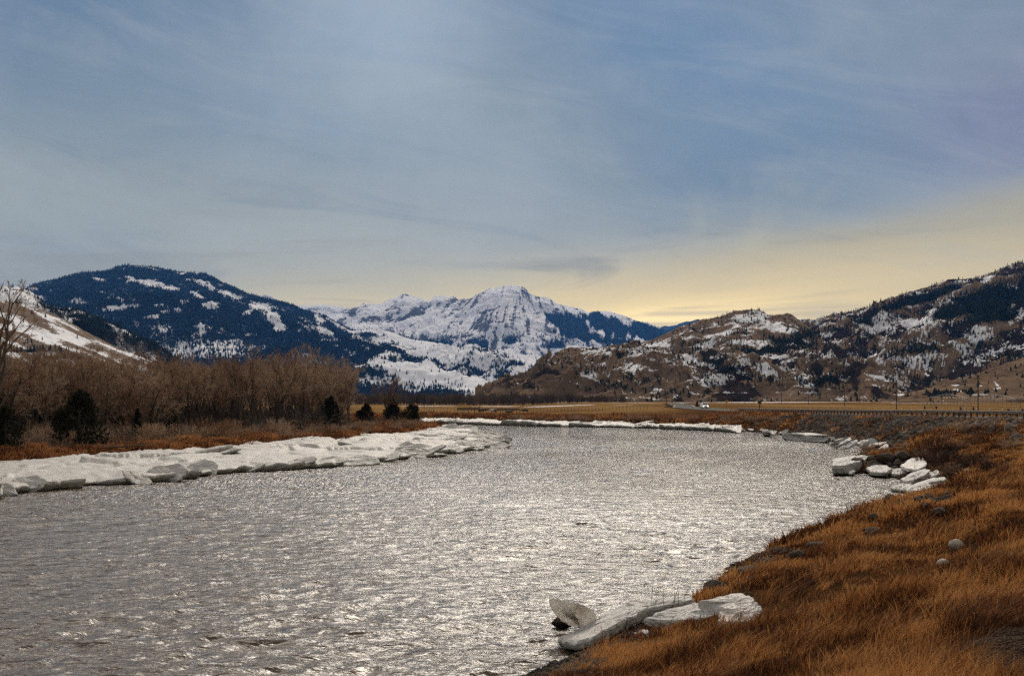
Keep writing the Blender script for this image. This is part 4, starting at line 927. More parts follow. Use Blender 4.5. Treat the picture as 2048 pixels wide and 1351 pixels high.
# ------------------------------------------------------------------ bare trees
def rodr(v, ax, a):
    return v * math.cos(a) + np.cross(ax, v) * math.sin(a) + ax * (ax @ v) * (1 - math.cos(a))
def bare_tree(seed, H=12.0, spread=1.0, lean=0.0, nl=4, counts=(5, 6, 6, 4), trunk=.26, tw=1.0, first=.22):
    r = np.random.default_rng(seed); T_ = []; C_ = []
    def perp(v):
        a = r.normal(size=3); a -= v * (a @ v); return a / np.linalg.norm(a)
    def path(p, dr, L, r0, r1, n_, wig, up, out):
        pts = [p.copy()]
        for k in range(n_):
            dr = dr + r.normal(0, wig, 3) + np.array([0, 0, up]); dr /= np.linalg.norm(dr)
            q = p + dr * L / n_; out.append([*p, *q, r0 + (r1 - r0) * k / n_, r0 + (r1 - r0) * (k + 1) / n_]); p = q; pts.append(p.copy())
        return pts, dr
    R0 = trunk * H / 12
    d0 = np.array([lean, r.normal(0, .05), 1.0]); d0 /= np.linalg.norm(d0)
    pts, d1 = path(np.array([0, 0, -.4]), d0, H * first + .4, R0, R0 * .75, 3, .04, .02, T_)
    def spawn(pts, dr, L, rad, level):
        n_ = counts[level - 1]
        for k in range(n_):
            f = (k + r.random() * .8 + .35) / n_ ; f = min(f, 1) ** .8
            i = min(int(f * (len(pts) - 1)), len(pts) - 2); fr_ = f * (len(pts) - 1) - i
            p = pts[i] + (pts[i + 1] - pts[i]) * fr_
            loc = pts[i + 1] - pts[i]; loc /= np.linalg.norm(loc)
            a = r.uniform(.35, .95) * (1 if level < 3 else 1.1) * (.75 + .35 * spread)
            nd = rodr(loc, perp(loc), a); nd = nd + np.array([0, 0, .16]); nd /= np.linalg.norm(nd)
            Ln = L * r.uniform(.55, 1.1) * (1.15 - .45 * f)
            rd = rad * (1.05 - .45 * f)
            if level == 1: pp, dd_ = path(p, nd, Ln, rd, rd * .4, 3, .13, .05, T_); spawn(pp, dd_, Ln * .55, rd * .45, 2)
            elif level == 2: pp, dd_ = path(p, nd, Ln, rd, rd * .35, 2, .16, .06, C_); spawn(pp, dd_, Ln * .62, max(rd * .42, .010 * tw), 3)
            elif level == 3: pp, dd_ = path(p, nd, Ln, rd, .006 * tw, 2, .18, .06, C_); spawn(pp, dd_, Ln * .62, .009 * tw, 4)
            else: path(p, nd, Ln, rd, .004 * tw, 1, .1, .08, C_)
    for k in range(nl):
        a = 6.283 * (k + r.random() * .6) / nl; tilt = r.uniform(.18, .55) * spread
        nd = np.array([math.cos(a) * math.sin(tilt), math.sin(a) * math.sin(tilt), math.cos(tilt)]) + d1 * .6; nd /= np.linalg.norm(nd)
        base_ = pts[-1] if k else pts[-1]
        Lm = H * r.uniform(.46, .66); pp, dd_ = path(base_ - d1 * r.uniform(0, .3), nd, Lm, R0 * r.uniform(.45, .65), R0 * .12, 6, .09, .035, T_)
        spawn(pp, dd_, Lm * .5, R0 * .25, 1)
    return T_, C_
m_bark, b = mat("cottonwood_bark"); p = wpos(); oi = N.tree.nodes.new('ShaderNodeObjectInfo'); rn = N(oi.outputs['Random'])
nn = noise(p, 3, 4, .6); link(mixc(nn, mixc(rn, (.06, .042, .032), (.17, .13, .10)), (.045, .032, .026)), b.inputs['Base Color']); b.inputs['Roughness'].default_value = .95
m_twig, b = mat("bare_twigs"); p = wpos(); oi = N.tree.nodes.new('ShaderNodeObjectInfo'); rn = N(oi.outputs['Random'])
link(mixc(step(rn, .2, .8), (.24, .135, .082), (.42, .295, .20)), b.inputs['Base Color']); b.inputs['Roughness'].default_value = .9; b.inputs['Specular IOR Level'].default_value = .2
m_twig2, b = mat("willow_twigs"); oi = N.tree.nodes.new('ShaderNodeObjectInfo'); rn = N(oi.outputs['Random'])
link(mixc(step(rn, .15, .85), (.27, .14, .075), (.42, .31, .225)), b.inputs['Base Color']); b.inputs['Roughness'].default_value = .9; b.inputs['Specular IOR Level'].default_value = .2
TH = []
def tree_meshes(seed, **kw):
    T_, C_ = bare_tree(seed, **kw)
    V, q = tube_arrays(T_, 6); mt = np_mesh("trunk", V, [q], m_bark, None, True)
    V, q = tube_arrays(C_, 3); TH.append(V[:, 2].max()); mc = np_mesh("crown", V, [q], m_twig, None, False); return mt, mc
TREES = [tree_meshes(200 + k, H=12, spread=[.75, 1.0, .85, 1.1, .7, .95, 1.2][k], lean=[0, .08, -.1, .05, -.04, .12, 0][k], nl=[4, 5, 4, 5, 4, 5, 6][k], tw=1.5, first=[.22, .14, .28, .1, .2, .16, .2][k]) for k in range(7)]
def bare(x, y, h, k, rz, label, group, z=None, wide=1.0, name="cottonwood_tree"):
    z = float(ground(np.array([x]), np.array([y]))[0]) if z is None else z
    t = empty(name, (x, y, z), rz); s_ = h / TH[k]; t.scale = (s_ * wide, s_ * wide, s_)
    link_obj("trunk", TREES[k][0], t); link_obj("crown", TREES[k][1], t)
    tag(t, label, 'tree', group); return t
TOPV = [(-120, 690), (0, 690), (60, 705), (120, 700), (200, 698), (260, 712), (310, 716), (345, 702), (385, 698), (430, 714), (455, 726), (480, 706), (520, 700), (555, 704), (590, 696), (612, 700), (640, 706), (660, 714), (690, 730), (715, 745)]
r = np.random.default_rng(12)
for k in range(190):
    row = k % 5
    u = -150 + 838 * ((k // 5 + r.random()) / 38)
    vb = np.interp(u, [-150, 0, 300, 500, 650, 720], [885, 880, 866, 858, 850, 845]) - row * 5.0 - r.uniform(0, 5)
    D = (EYE - 1.6) * F / (vb - HV); x = (u - CU) / F * D
    topv = np.interp(u, *zip(*TOPV)) + r.uniform(-16, 26) + (8 if row == 0 else 0)
    if row > 0 and r.random() < .3: topv += 22
    z = float(ground(np.array([x]), np.array([D]))[0]); h = EYE + (HV - topv) / F * D - z
    if row == 4: h *= .85
    bare(x, D, h, int(r.integers(0, 7)), r.uniform(0, 6.28), "bare brown cottonwood among its like in the dense stand on the left bank", 'bare cottonwoods of the left bank stand', z, r.uniform(.95, 1.35))
bare(*Q(702, 815, 232)[:2], 11.5, 2, .3, "bare cottonwood with a straight dark trunk standing clear at the stand's right end", 'cottonwoods standing apart', wide=1.15)
bare(*Q(778, 805, 246)[:2], 10.0, 6, 1.3, "round-headed bare cottonwood rising from brush between the junipers", 'cottonwoods standing apart', wide=1.25)
bare(*Q(655, 815, 225)[:2], 8.5, 3, 2.0, "small bare cottonwood behind the dark juniper at the stand's right end", 'cottonwoods standing apart', wide=1.0)
# near tree leaning in at the left edge
T_, C_ = bare_tree(911, H=15, spread=1.1, lean=.42, nl=4, counts=(4, 4, 4, 3), trunk=.34, tw=3, first=.30)
x, y = (-52 - CU) / F * 108, 108
t = empty("bare_tree", (x, y, 1.0)); V, q = tube_arrays(T_, 6); link_obj("trunk", np_mesh("trunk", V, [q], m_bark, None, True), t)
V, q = tube_arrays(C_, 3); link_obj("crown", np_mesh("crown", V, [q], m_twig, None, False), t); tag(t, "dark sparse tree leaning into the picture at the left edge", 'tree')
m_tl, b = mat("far_bare_wood"); p = wpos(); nn = noise(p, .05, 4); link(mixc(step(nn, .35, .65), (.075, .058, .048), (.15, .115, .09)), b.inputs['Base Color']); b.inputs['Roughness'].default_value = 1; b.inputs['Specular IOR Level'].default_value = 0
# far belt of bare trees beyond the field
segs = []; r = np.random.default_rng(31)
for k in range(700):
    u = 560 + 690 * r.random(); D = r.uniform(900, 1060) + max(0, u - 1000) * .8 ; x = (u - CU) / F * D; z = float(ground(np.array([x]), np.array([D]))[0])
    h = r.uniform(7, 11.5) * (1 if u < 1150 else .7); sx = h * .38
    segs.append([x, D, z, x + r.normal(0, .3), D, z + h * .55, .22, .10])
    for j in range(70):
        f = r.uniform(.08, .8); a = r.uniform(0, 6.28); l_ = h * r.uniform(.15, .42); tl = r.uniform(.2, .9)
        b0 = np.array([x + math.cos(a) * sx * .35 * r.random(), D + math.sin(a) * sx * .3, z + h * f * .8])
        b1 = b0 + np.array([math.cos(a) * math.sin(tl), math.sin(a) * math.sin(tl), math.cos(tl)]) * l_
        segs.append([*b0, *b1, .07, .03])
V, q = tube_arrays(segs, 3); o = link_obj("treeline", np_mesh("treeline", V, [q], m_tl), kind='stuff'); tag(o, "belt of bare grey-brown trees beyond the hay field", 'woods', kind='stuff')

# ------------------------------------------------------------------ junipers
m_jun, b = mat("juniper_leaf"); p = wpos(); nn = noise(p, 1.6, 3)
link(mixc(step(nn, .35, .65), (.014, .014, .008), (.042, .036, .018)), b.inputs['Base Color']); b.inputs['Roughness'].default_value = .95; b.inputs['Specular IOR Level'].default_value = .1
def juniper_meshes(seed, H=6.0, W_=2.4, n=5200, cone=.6):
    r = np.random.default_rng(seed); C0 = []
    nlob = 26; L_ = []
    for k in range(nlob):
        f = r.random() ** .8; a = r.random() * 6.28; rad = W_ * ((1 - f) ** cone) * r.uniform(.35, 1.0)
        L_.append((math.cos(a) * rad * .75, math.sin(a) * rad * .75, .25 + f * H * .84, W_ * .30 * (1.05 - .6 * f) * r.uniform(.8, 1.3)))
    L_.append((0, 0, H * .93, W_ * .10)); L_ = np.array(L_)
    i = r.integers(0, len(L_), n); v = r.normal(size=(n, 3)); v /= np.linalg.norm(v, axis=1, keepdims=True); v *= (r.random(n) ** .4)[:, None]
    c = L_[i, :3] + v * L_[i, 3:4] * np.array([1, 1, 1.7]); c[:, 2] = np.maximum(c[:, 2], .05)
    up = np.array([0, 0, 1.0]) + r.normal(0, .5, (n, 3)) + v * .6; up /= np.linalg.norm(up, axis=1, keepdims=True)
    sd_ = np.cross(up, r.normal(size=(n, 3))); sd_ /= np.linalg.norm(sd_, axis=1, keepdims=True)
    s_ = r.uniform(.10, .24, (n, 1)) * H / 6
    V = np.stack([c - sd_ * s_ * .4, c + sd_ * s_ * .4, c + up * s_ * 1.7], 1).reshape(-1, 3)
    mc = np_mesh("crown", V, [np.arange(3 * n).reshape(-1, 3)], m_jun)
    V, q = tube_arrays([[0, 0, -.3, .05, 0, H * .5, .16, .10], [.05, 0, H * .5, 0, 0, H * .9, .10, .02], [0, 0, .4, W_ * .4, .2, H * .35, .08, .02], [0, 0, .6, -W_ * .4, -.2, H * .4, .08, .02]], 6)
    return np_mesh("trunk", V, [q], m_bark), mc
JUN = [juniper_meshes(300, 6, 2.1, 6500, .5), juniper_meshes(301, 6, 2.8, 6500, .45), juniper_meshes(302, 6, 1.5, 5000, .8), juniper_meshes(303, 6, 3.4, 7000, .35)]
def juniper(u, vb, vt, k, label, wide=1.0, group='dark junipers'):
    x, y, z = at_ground(u, vb); h = (vb - vt) / F * y; t = empty("juniper_tree", (x, y, z), random.uniform(0, 6)); s_ = h / 6.2; t.scale = (s_ * wide, s_ * wide, s_)
    link_obj("trunk", JUN[k][0], t); link_obj("crown", JUN[k][1], t); tag(t, label, 'juniper', group)
juniper(158, 890, 778, 1, "large ragged dark juniper in front of the bare trees on the left bank", 1.35)
juniper(118, 878, 800, 2, "narrow dark juniper directly left of the large ragged one", 1.0)
juniper(72, 868, 795, 2, "slim dark juniper standing back between the left-edge bush and the large one", 1.0)
juniper(10, 905, 810, 3, "broad black juniper cut by the left edge of the photo", 1.2)
juniper(662, 862, 790, 0, "dark pointed juniper at the right end of the cottonwood stand", 1.5)
juniper(731, 846, 806, 1, "low round juniper alone in the brush of the point", 1.5)
juniper(786, 844, 796, 1, "dark juniper under the round-headed cottonwood", 1.3)
juniper(822, 850, 808, 3, "wide bushy juniper near the tip of the point", 1.35)
juniper(275, 872, 815, 2, "thin dark juniper half hidden in the stand, left of its middle", 1.3)
juniper(345, 866, 812, 0, "dark juniper deep in the middle of the stand", .9)
juniper(1394, 813, 802, 0, "dark conical evergreen alone beside the road", 1.3, 'evergreens near the road')
juniper(1423, 804.6, 797.5, 0, "tiny dark evergreen beyond the road, right of the conical one", 1.2, 'evergreens near the road')
juniper(1402, 804.6, 797.5, 0, "tiny dark evergreen beyond the road, behind the conical one", 1.2, 'evergreens near the road')

# ------------------------------------------------------------------ shrubs
def shrub_mesh(seed, H=1.8, W_=1.6, stems=34, m=None, tw=1.0, fine=9):
    r = np.random.default_rng(seed); S_ = []
    for k in range(stems):
        a = r.random() * 6.28; tl = r.uniform(.05, .8); L_ = H * r.uniform(.6, 1.05); p = np.array([math.cos(a), math.sin(a), 0]) * W_ * .25 * r.random(); p[2] = -.1
        dr = np.array([math.cos(a) * math.sin(tl), math.sin(a) * math.sin(tl), math.cos(tl)])
        for s_ in range(3):
            dr = dr + r.normal(0, .13, 3); dr /= np.linalg.norm(dr); q = p + dr * L_ / 3; S_.append([*p, *q, (.016 - .004 * s_) * tw, (.012 - .004 * s_) * tw])
            for j in range(fine // 3 + s_):
                f = r.random(); b0 = p + (q - p) * f; nd = dr + r.normal(0, .45, 3); nd /= np.linalg.norm(nd); S_.append([*b0, *(b0 + nd * L_ * r.uniform(.12, .32)), .007 * tw, .003 * tw])
            p = q
    V, q = tube_arrays(S_, 3); return np_mesh("shrub", V, [q], m or m_twig2)
SHR = [shrub_mesh(400 + k, m=m_twig2 if k % 3 else m_twig, tw=2.0) for k in range(6)]
def shrub(x, y, z, h, k, label, group, wide=1.0, name="willow_shrub"):
    o = bpy.data.objects.new(name, (SHR + SHR_SHADE)[k] if k > 5 else SHR[k]); COL.objects.link(o); s_ = h / 1.9; o.location = (x, y, z - .05); o.scale = (s_ * wide, s_ * wide, s_); o.rotation_euler = (0, 0, random.uniform(0, 6.28)); tag(o, label, 'shrub', group)
r = np.random.default_rng(41)
SHR_SHADE = [shrub_mesh(430 + k, m=m_bark, tw=2.0) for k in range(3)]  # bark-dark twigs put the understory's shade into the shrub colour
gzn = lambda x, y: float(ground(np.array([float(x)]), np.array([float(y)]))[0])
for k in range(190):
    u = -120 + 960 * r.random(); lo = np.interp(u, [-120, 0, 300, 600, 780, 860], [898, 894, 880, 872, 860, 853]); vb = lo - r.random() ** 1.3 * np.interp(u, [0, 700, 860], [24, 14, 5])
    D = (EYE - 1.1) * F / (vb - HV); x = (u - CU) / F * D; z = float(ground(np.array([x]), np.array([D]))[0])
    if z < .3: continue
    shrub(x, D, z, r.uniform(1.1, 2.4) * (1 if u < 640 else .75), int(r.integers(0, 6)), "low grey-brown willow shrub in the brush belt before the left bank trees", 'willow shrubs along the left bank', r.uniform(1.0, 1.5))
for k in range(95):
    u = -140 + 820 * (k + r.random()) / 95; D = r.uniform(172, 262); x = (u - CU) / F * D
    shrub(x, D, gzn(x, D), r.uniform(2.4, 4.2), 6 + int(r.integers(0, 3)), "tall dark thicket shrub among the trunks of the left bank stand", 'thicket shrubs under the cottonwoods', r.uniform(1.1, 1.6))
for k in range(70):
    u = 1010 + 560 * r.random() ** .85; v = np.interp(u, [850, 1250, 1480, 1570], [846, 847, 851, 858]) - 1.0 - r.random() * np.interp(u, [850, 1300, 1570], [5, 9, 18])
    x, y, z = at_ground(u, v)
    if z < .4 or y > 420: continue
    shrub(x, y, z, r.uniform(.6, 1.4), int(r.integers(0, 6)), "low dark shrub on the cut bank across the river", 'shrubs on the far cut bank', r.uniform(1.4, 2.4))
for k in range(60):
    u = 1560 + 480 * r.random(); v = 842 + 150 * r.random()
    x, y, z = at_ground(u, v)
    if z < .5 or y < 60: continue
    shrub(x, y, z, r.uniform(.5, 1.1), int(r.integers(0, 6)), "low brown shrub growing on the embankment under the guardrail", 'shrubs on the embankment', r.uniform(1.1, 1.8))
m_twig3, b = mat("dark_red_twigs"); b.inputs['Base Color'].default_value = (.065, .026, .014, 1); b.inputs['Roughness'].default_value = .9
rb = [shrub_mesh(450 + k, 1.5, 2.4, 90, m_twig3, 1.6, 12) for k in range(2)]
for k, (u, v, w) in enumerate([(1862, 930, .9), (1885, 938, .8), (1905, 925, .75), (1880, 912, .8), (1930, 938, .65), (1955, 925, .6), (1912, 950, .6), (1840, 915, .6), (1975, 945, .55), (1900, 905, .6)]):
    x, y, z = at_ground(u, v); o = bpy.data.objects.new("dogwood_shrub", rb[k % 2]); COL.objects.link(o); o.location = (x, y, z - .1); o.scale = (w * 1.2, w * 1.2, w); o.rotation_euler = (0, 0, k * 1.3)
    tag(o, "dark red-brown thicket shrub above the ice stack on the right bank", 'shrub', 'dark red thicket on the right bank')

# ------------------------------------------------------------------ grass
def grass(name, dens, nclump, nb, hlo, hhi, seed, m, label, vis, spread=.16, width=.0045, wpx=.00042, lean=(.35, .15), cl_noise=.25):
    x, y, z = scatter_on(Xg, Yg, Zg, dens, nclump, seed, vis); r = np.random.default_rng(seed)
    hm = np.clip(.62 + 1.5 * fbm(x * cl_noise, y * cl_noise, 3, seed + 3), .28, 1.65)
    tone_c = np.clip(.40 + 2.0 * fbm(x * cl_noise * 1.4 + 7, y * cl_noise * 1.4, 3, seed + 4) + r.normal(0, .12, nclump), 0, 1)
    n = nclump * nb; X = np.repeat(x, nb); Y = np.repeat(y, nb); Z = np.repeat(z, nb); Hm = np.repeat(hm, nb)
    a = r.random(n) * 6.283; q = spread * np.sqrt(r.random(n)) * (.6 + Hm); X = X + np.cos(a) * q; Y = Y + np.sin(a) * q
    h = (hlo + (hhi - hlo) * r.random(n) ** 1.2) * Hm
    lx = lean[0] * h * r.uniform(-.2, 2.0, n) + np.cos(a) * h * .5 * r.random(n) + r.normal(0, .22, n) * h; ly = lean[1] * h * r.random(n) + np.sin(a) * h * .5 * r.random(n) + r.normal(0, .2, n) * h
    w = np.maximum(width * r.uniform(.7, 1.4, n), Y * wpx * r.uniform(.5, 1.3, n)); wa = r.random(n) * 3.14; wx, wy = np.cos(wa) * w, np.sin(wa) * w * .5
    rows = []
    for f, ww in ((0, 1.0), (.45, .85), (.8, .6)):
        cx = X + lx * f ** 1.9; cy = Y + ly * f ** 1.9; cz = Z - .02 + h * f * (1 - .12 * f)
        rows += [np.stack([cx - wx * ww, cy - wy * ww, cz], 1), np.stack([cx + wx * ww, cy + wy * ww, cz], 1)]
    rows.append(np.stack([X + lx, Y + ly, Z + h * .86], 1))
    V = np.stack(rows, 1).reshape(-1, 3); b_ = (np.arange(n) * 7)[:, None]
    quads = np.concatenate([b_ + [0, 1, 3, 2], b_ + [2, 3, 5, 4]]); tri = b_ + [4, 5, 6]
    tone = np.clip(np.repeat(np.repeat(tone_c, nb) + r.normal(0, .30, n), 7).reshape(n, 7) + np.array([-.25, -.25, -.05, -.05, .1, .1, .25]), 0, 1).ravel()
    o = link_obj(name, np_mesh(name, V, [quads, tri], m, {'tone': tone}), kind='stuff'); tag(o, label, 'grass', kind='stuff')
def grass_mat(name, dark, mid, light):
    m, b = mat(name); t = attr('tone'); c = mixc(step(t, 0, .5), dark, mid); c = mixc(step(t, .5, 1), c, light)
    link(c, b.inputs['Base Color']); b.inputs['Roughness'].default_value = .7; b.inputs['Specular IOR Level'].default_value = .25
    tr = N.tree.nodes.new('ShaderNodeBsdfTranslucent'); link(c, tr.inputs[0]); mx = N.tree.nodes.new('ShaderNodeMixShader'); mx.inputs[0].default_value = .3
    out = N.tree.nodes['Material Output']; N.tree.links.new(b.outputs[0], mx.inputs[1]); N.tree.links.new(tr.outputs[0], mx.inputs[2]); N.tree.links.new(mx.outputs[0], out.inputs[0]); return m
m_gr = grass_mat("dry_orange_grass", (.035, .013, .005), (.25, .084, .021), (.56, .28, .095))
m_gr2 = grass_mat("rust_grass", (.08, .030, .012), (.25, .095, .034), (.40, .19, .075))
RB = (Xg > -1) & (Yg < 300)
clump = sst(fbm(Xg * .22, Yg * .22, 4, 500), -.35, .15)
dgr = RB * sst(SD, .2, 1.0) * (.35 + clump) * (1 - np.clip(rock, 0, 1) * .6) * (1 - sst(gravel, .15, .45)) * (RD > 6)
bare_spot = np.clip(1 - 1.5 * blob(Xg, Yg, 5.0, 32.5, 2.6, 2.8) - 1.2 * blob(Xg, Yg, 2.6, 31.5, 2.2, 2.2), .04, 1)
dgr = dgr * bare_spot
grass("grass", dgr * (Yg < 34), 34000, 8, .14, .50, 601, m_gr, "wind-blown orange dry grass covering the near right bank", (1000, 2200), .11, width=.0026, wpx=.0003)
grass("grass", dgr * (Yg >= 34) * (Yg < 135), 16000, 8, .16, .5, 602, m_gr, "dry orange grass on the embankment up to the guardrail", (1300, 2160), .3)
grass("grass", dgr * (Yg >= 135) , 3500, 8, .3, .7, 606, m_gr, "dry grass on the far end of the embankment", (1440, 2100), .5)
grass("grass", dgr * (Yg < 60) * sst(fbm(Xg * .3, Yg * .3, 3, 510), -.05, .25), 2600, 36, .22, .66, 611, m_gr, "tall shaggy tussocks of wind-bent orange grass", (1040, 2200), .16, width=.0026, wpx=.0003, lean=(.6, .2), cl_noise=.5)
LB = (Xg < 2) & (Yg < 250) & (Yg > 60)
grass("grass", LB * sst(SD, .2, .8) * (1 - sst(SD, 7, 14)), 6500, 12, .35, .8, 603, m_gr2, "rust-coloured grass strip between the left ice shelf and the brush", (-120, 900), .5, lean=(.1, 0))
grass("grass", LB * sst(SD, 4, 9) * (1 - sst(SD, 30, 60)), 5000, 9, .5, 1.2, 604, grass_mat("brush_grass", (.06, .036, .024), (.15, .095, .062), (.25, .18, .125)), "tangled grey-brown brush under the left bank trees", (-120, 900), .7, lean=(.05, 0))
grass("grass", (Yg >= 235) * (Xg > -60) * sst(SD, .5, 2) * (1 - sst(SD, 16, 40)) * (Yg < 420), 5000, 8, .3, .8, 605, m_gr2, "dark rusty grass along the cut bank across the river", (700, 1640), .8, lean=(.05, 0))
# tall dark weed stalks before the foreground ice
m_weed, b = mat("dark_weed_stalk"); b.inputs['Base Color'].default_value = (.05, .028, .016, 1); b.inputs['Roughness'].default_value = .9
r = np.random.default_rng(55)
for k, (u, v, hpx, lab) in enumerate([(1300, 1240, 76, "dark bare weed stalk, outermost left of the clump before the ice"), (1309, 1242, 66, "thin weed stalk second from left before the ice"), (1326, 1241, 62, "thin weed stalk in the middle of the clump before the ice"), (1337, 1240, 84, "tallest dark weed stalk before the pointed ice slab"),
                                 (1348, 1242, 70, "weed stalk just right of the tallest one"), (1358, 1241, 74, "slanting weed stalk right of the middle before the ice"), (1368, 1242, 56, "short weed stalk at the right end of the clump"),
                                 (1250, 1268, 50, "lone weed stalk left of the clump, in front of the long ice beam"), (1640, 1100, 46, "weed stalk above the large dark angular boulder"), (1690, 1090, 50, "weed stalk on the bank edge between two boulders")]):
    x, y, z = at_ground(u, v); h = hpx / F * y; S_ = []; p_ = np.array([0, 0, 0.]); dr = np.array([r.normal(.06, .08), 0, 1.])
    for s_ in range(5):
        q = p_ + dr * h / 5; S_.append([*p_, *q, .009 - .0012 * s_, .008 - .0012 * s_])
        if s_ > 1:
            for j in range(2): e = q + np.array([r.normal(0, .05), r.normal(0, .05), .06]); S_.append([*q, *e, .004, .002])
        p_ = q; dr = dr + np.array([r.normal(0, .05), r.normal(0, .05), 0])
    V, q = tube_arrays(S_, 4); o = link_obj("weed_stalk", np_mesh("weed_stalk", V, [q], m_weed), loc=(x, y, z)); tag(o, lab, 'weed', 'tall dark weed stalks')

# ------------------------------------------------------------------ things on the plain
def simple(name, col, rough=.7, metal=0.0, emit=None):
    m, b = mat(name); p = wpos(); n_ = noise(p, 7, 4, .6)
    link(mixc(n_, tuple(c * .75 for c in col), tuple(min(1, c * 1.2) for c in col)), b.inputs['Base Color']); b.inputs['Roughness'].default_value = rough; b.inputs['Metallic'].default_value = metal
    if emit: b.inputs['Emission Color'].default_value = (*emit[0], 1); b.inputs['Emission Strength'].default_value = emit[1]
    return m
m_wood = simple("weathered_dark_wood", (.055, .040, .030)); m_pole = simple("creosoted_pole", (.050, .034, .024)); m_steel = simple("weathered_shaded_steel", (.07, .055, .045), .6, .3)  # steel: the guardrail's shade is put into the weathered brown base colour
m_galv = simple("galvanised_steel", (.30, .28, .26), .5, .6); m_refl = simple("white_reflector", (.75, .73, .68)); m_white = simple("white_car_paint", (.78, .78, .78), .3)
m_black = simple("black_rubber", (.02, .02, .02)); m_glass = simple("car_glass", (.03, .035, .04), .1); m_lamp = simple("lit_headlight", (.9, .9, .85), .3, 0, ((1, .97, .9), 3.0))
m_yel = simple("yellow_sign_face", (.55, .25, .02)); m_hide = simple("black_cow_hide", (.02, .015, .012), .8); m_hide2 = simple("white_cow_hide", (.5, .45, .4), .8); m_brn = simple("brown_weathered_wood", (.11, .07, .045))
def gz(x, y): return float(ground(np.array([float(x)]), np.array([float(y)]))[0])

# guardrail between road and river
g_ = empty("guardrail", (55, 200, 3.3)); ox = np.array([55, 200, 3.3])
pts = []
yy_ = np.arange(112, 292, 1.9)
Lr, nrr = strip(ROAD, 4)
def rail_pt(y):
    i = np.argmin(np.abs(Lr[:, 1] - y)); x = np.interp(y, Lr[:, 1], Lr[:, 0]); z = np.interp(y, Lr[:, 1], Lr[:, 2]); return np.array([x - 5.6, y, z])
rp = [rail_pt(y) for y in yy_]
mb = MB()
for a, c in zip(rp[:-1], rp[1:]):
    a = a - ox; c = c - ox
    for dz, w in ((.50, .0), (.58, -.04), (.66, .0), (.74, -.04), (.80, 0)): pass
    prof_ = [(0, .46), (-.05, .53), (0, .60), (0, .64), (-.05, .71), (0, .78)]
    V = [(a[0] + px_, a[1], a[2] + pz_) for px_, pz_ in prof_] + [(c[0] + px_, c[1], c[2] + pz_) for px_, pz_ in prof_] + [(a[0] + px_ + .006, a[1], a[2] + pz_) for px_, pz_ in prof_] + [(c[0] + px_ + .006, c[1], c[2] + pz_) for px_, pz_ in prof_]
    mb.add(V, [(k, k + 1, k + 7, k + 6) for k in range(5)] + [(k + 12, k + 18, k + 19, k + 13) for k in range(5)])
mb.build("rail", m_steel, g_)
pm = MB().box((0, 0, .05), (.20, .18, 1.5)).box((.11, 0, .62), (.10, .14, .30)).mesh("post", m_wood)
rm = MB().box((0, 0, 0), (.10, .08, .20)).box((0, 0, -.14), (.04, .04, .16)).mesh("reflector", m_refl)
for k, q in enumerate(rp[:-1]):
    o = link_obj("post", pm, g_, tuple(q - ox + np.array([.16, .0, -.05])))
    if k % 2 == 0: link_obj("reflector", rm, g_, tuple(q - ox + np.array([.1, 0, .97])))
tag(g_, "long dark guardrail with white reflectors above the riprap embankment", 'guardrail')

# utility poles
mp = MB().tube((0, 0, -.5), (0, 0, 9.4), .16, .11, 8).mesh("pole", m_pole)
mx_ = MB().box((0, 0, 8.8), (2.4, .10, .12)).tube((0, .07, 8.1), (.7, .07, 8.76), .02, .02, 4).tube((0, .07, 8.1), (-.7, .07, 8.76), .02, .02, 4).mesh("crossarm", m_pole)
mi_ = MB().tube((0, 0, 0), (0, 0, .18), .045, .03, 6).tube((0, 0, .05), (0, 0, .09), .07, .07, 6).mesh("insulator", m_galv)
pp_ = []
plist = [(1956, 752, 828), (1793, 761, 823), (1689, 775, 821), (1617, 781, 820), (1563, 783, 820), (1522, 784, 824), (1490, 787, 819), (1464, 789, 817), (1442, 791, 815), (1508, 791, 815), (1538, 792, 814)]
names = ["tallest utility pole, the one nearest at the right", "second utility pole from the right edge", "utility pole third in the row from the right", "utility pole fourth in the row from the right", "fifth utility pole from the right", "utility pole at the left end of the guardrail",
         "utility pole just left of the guardrail's end", "utility pole beside the yellow sign", "thin far pole right of the white car", "thin far pole behind the guardrail's left end", "thin far pole between two nearer ones"]
for k, ((u, vt, vb), lab) in enumerate(zip(plist, names)):
    D = 9.4 * F / (vb - vt); x = (u - CU) / F * D; z = EYE + (HV - vt) / F * D - 9.4
    zg_ = gz(x, D); t = empty("utility_pole", (x, D, zg_)); hh = (z + 9.4 - zg_) / 9.4; t.scale = (1, 1, hh); pp_.append((x, D, zg_, hh))
    link_obj("pole", mp, t)
    if k == 0 or k == 1:
        link_obj("crossarm", mx_, t)
    for dx_ in (-1.1, 1.1): 
        if k < 2: link_obj("insulator", mi_, t, (dx_, 0, 8.86))
    tag(t, lab, 'utility pole', 'utility poles along the road')
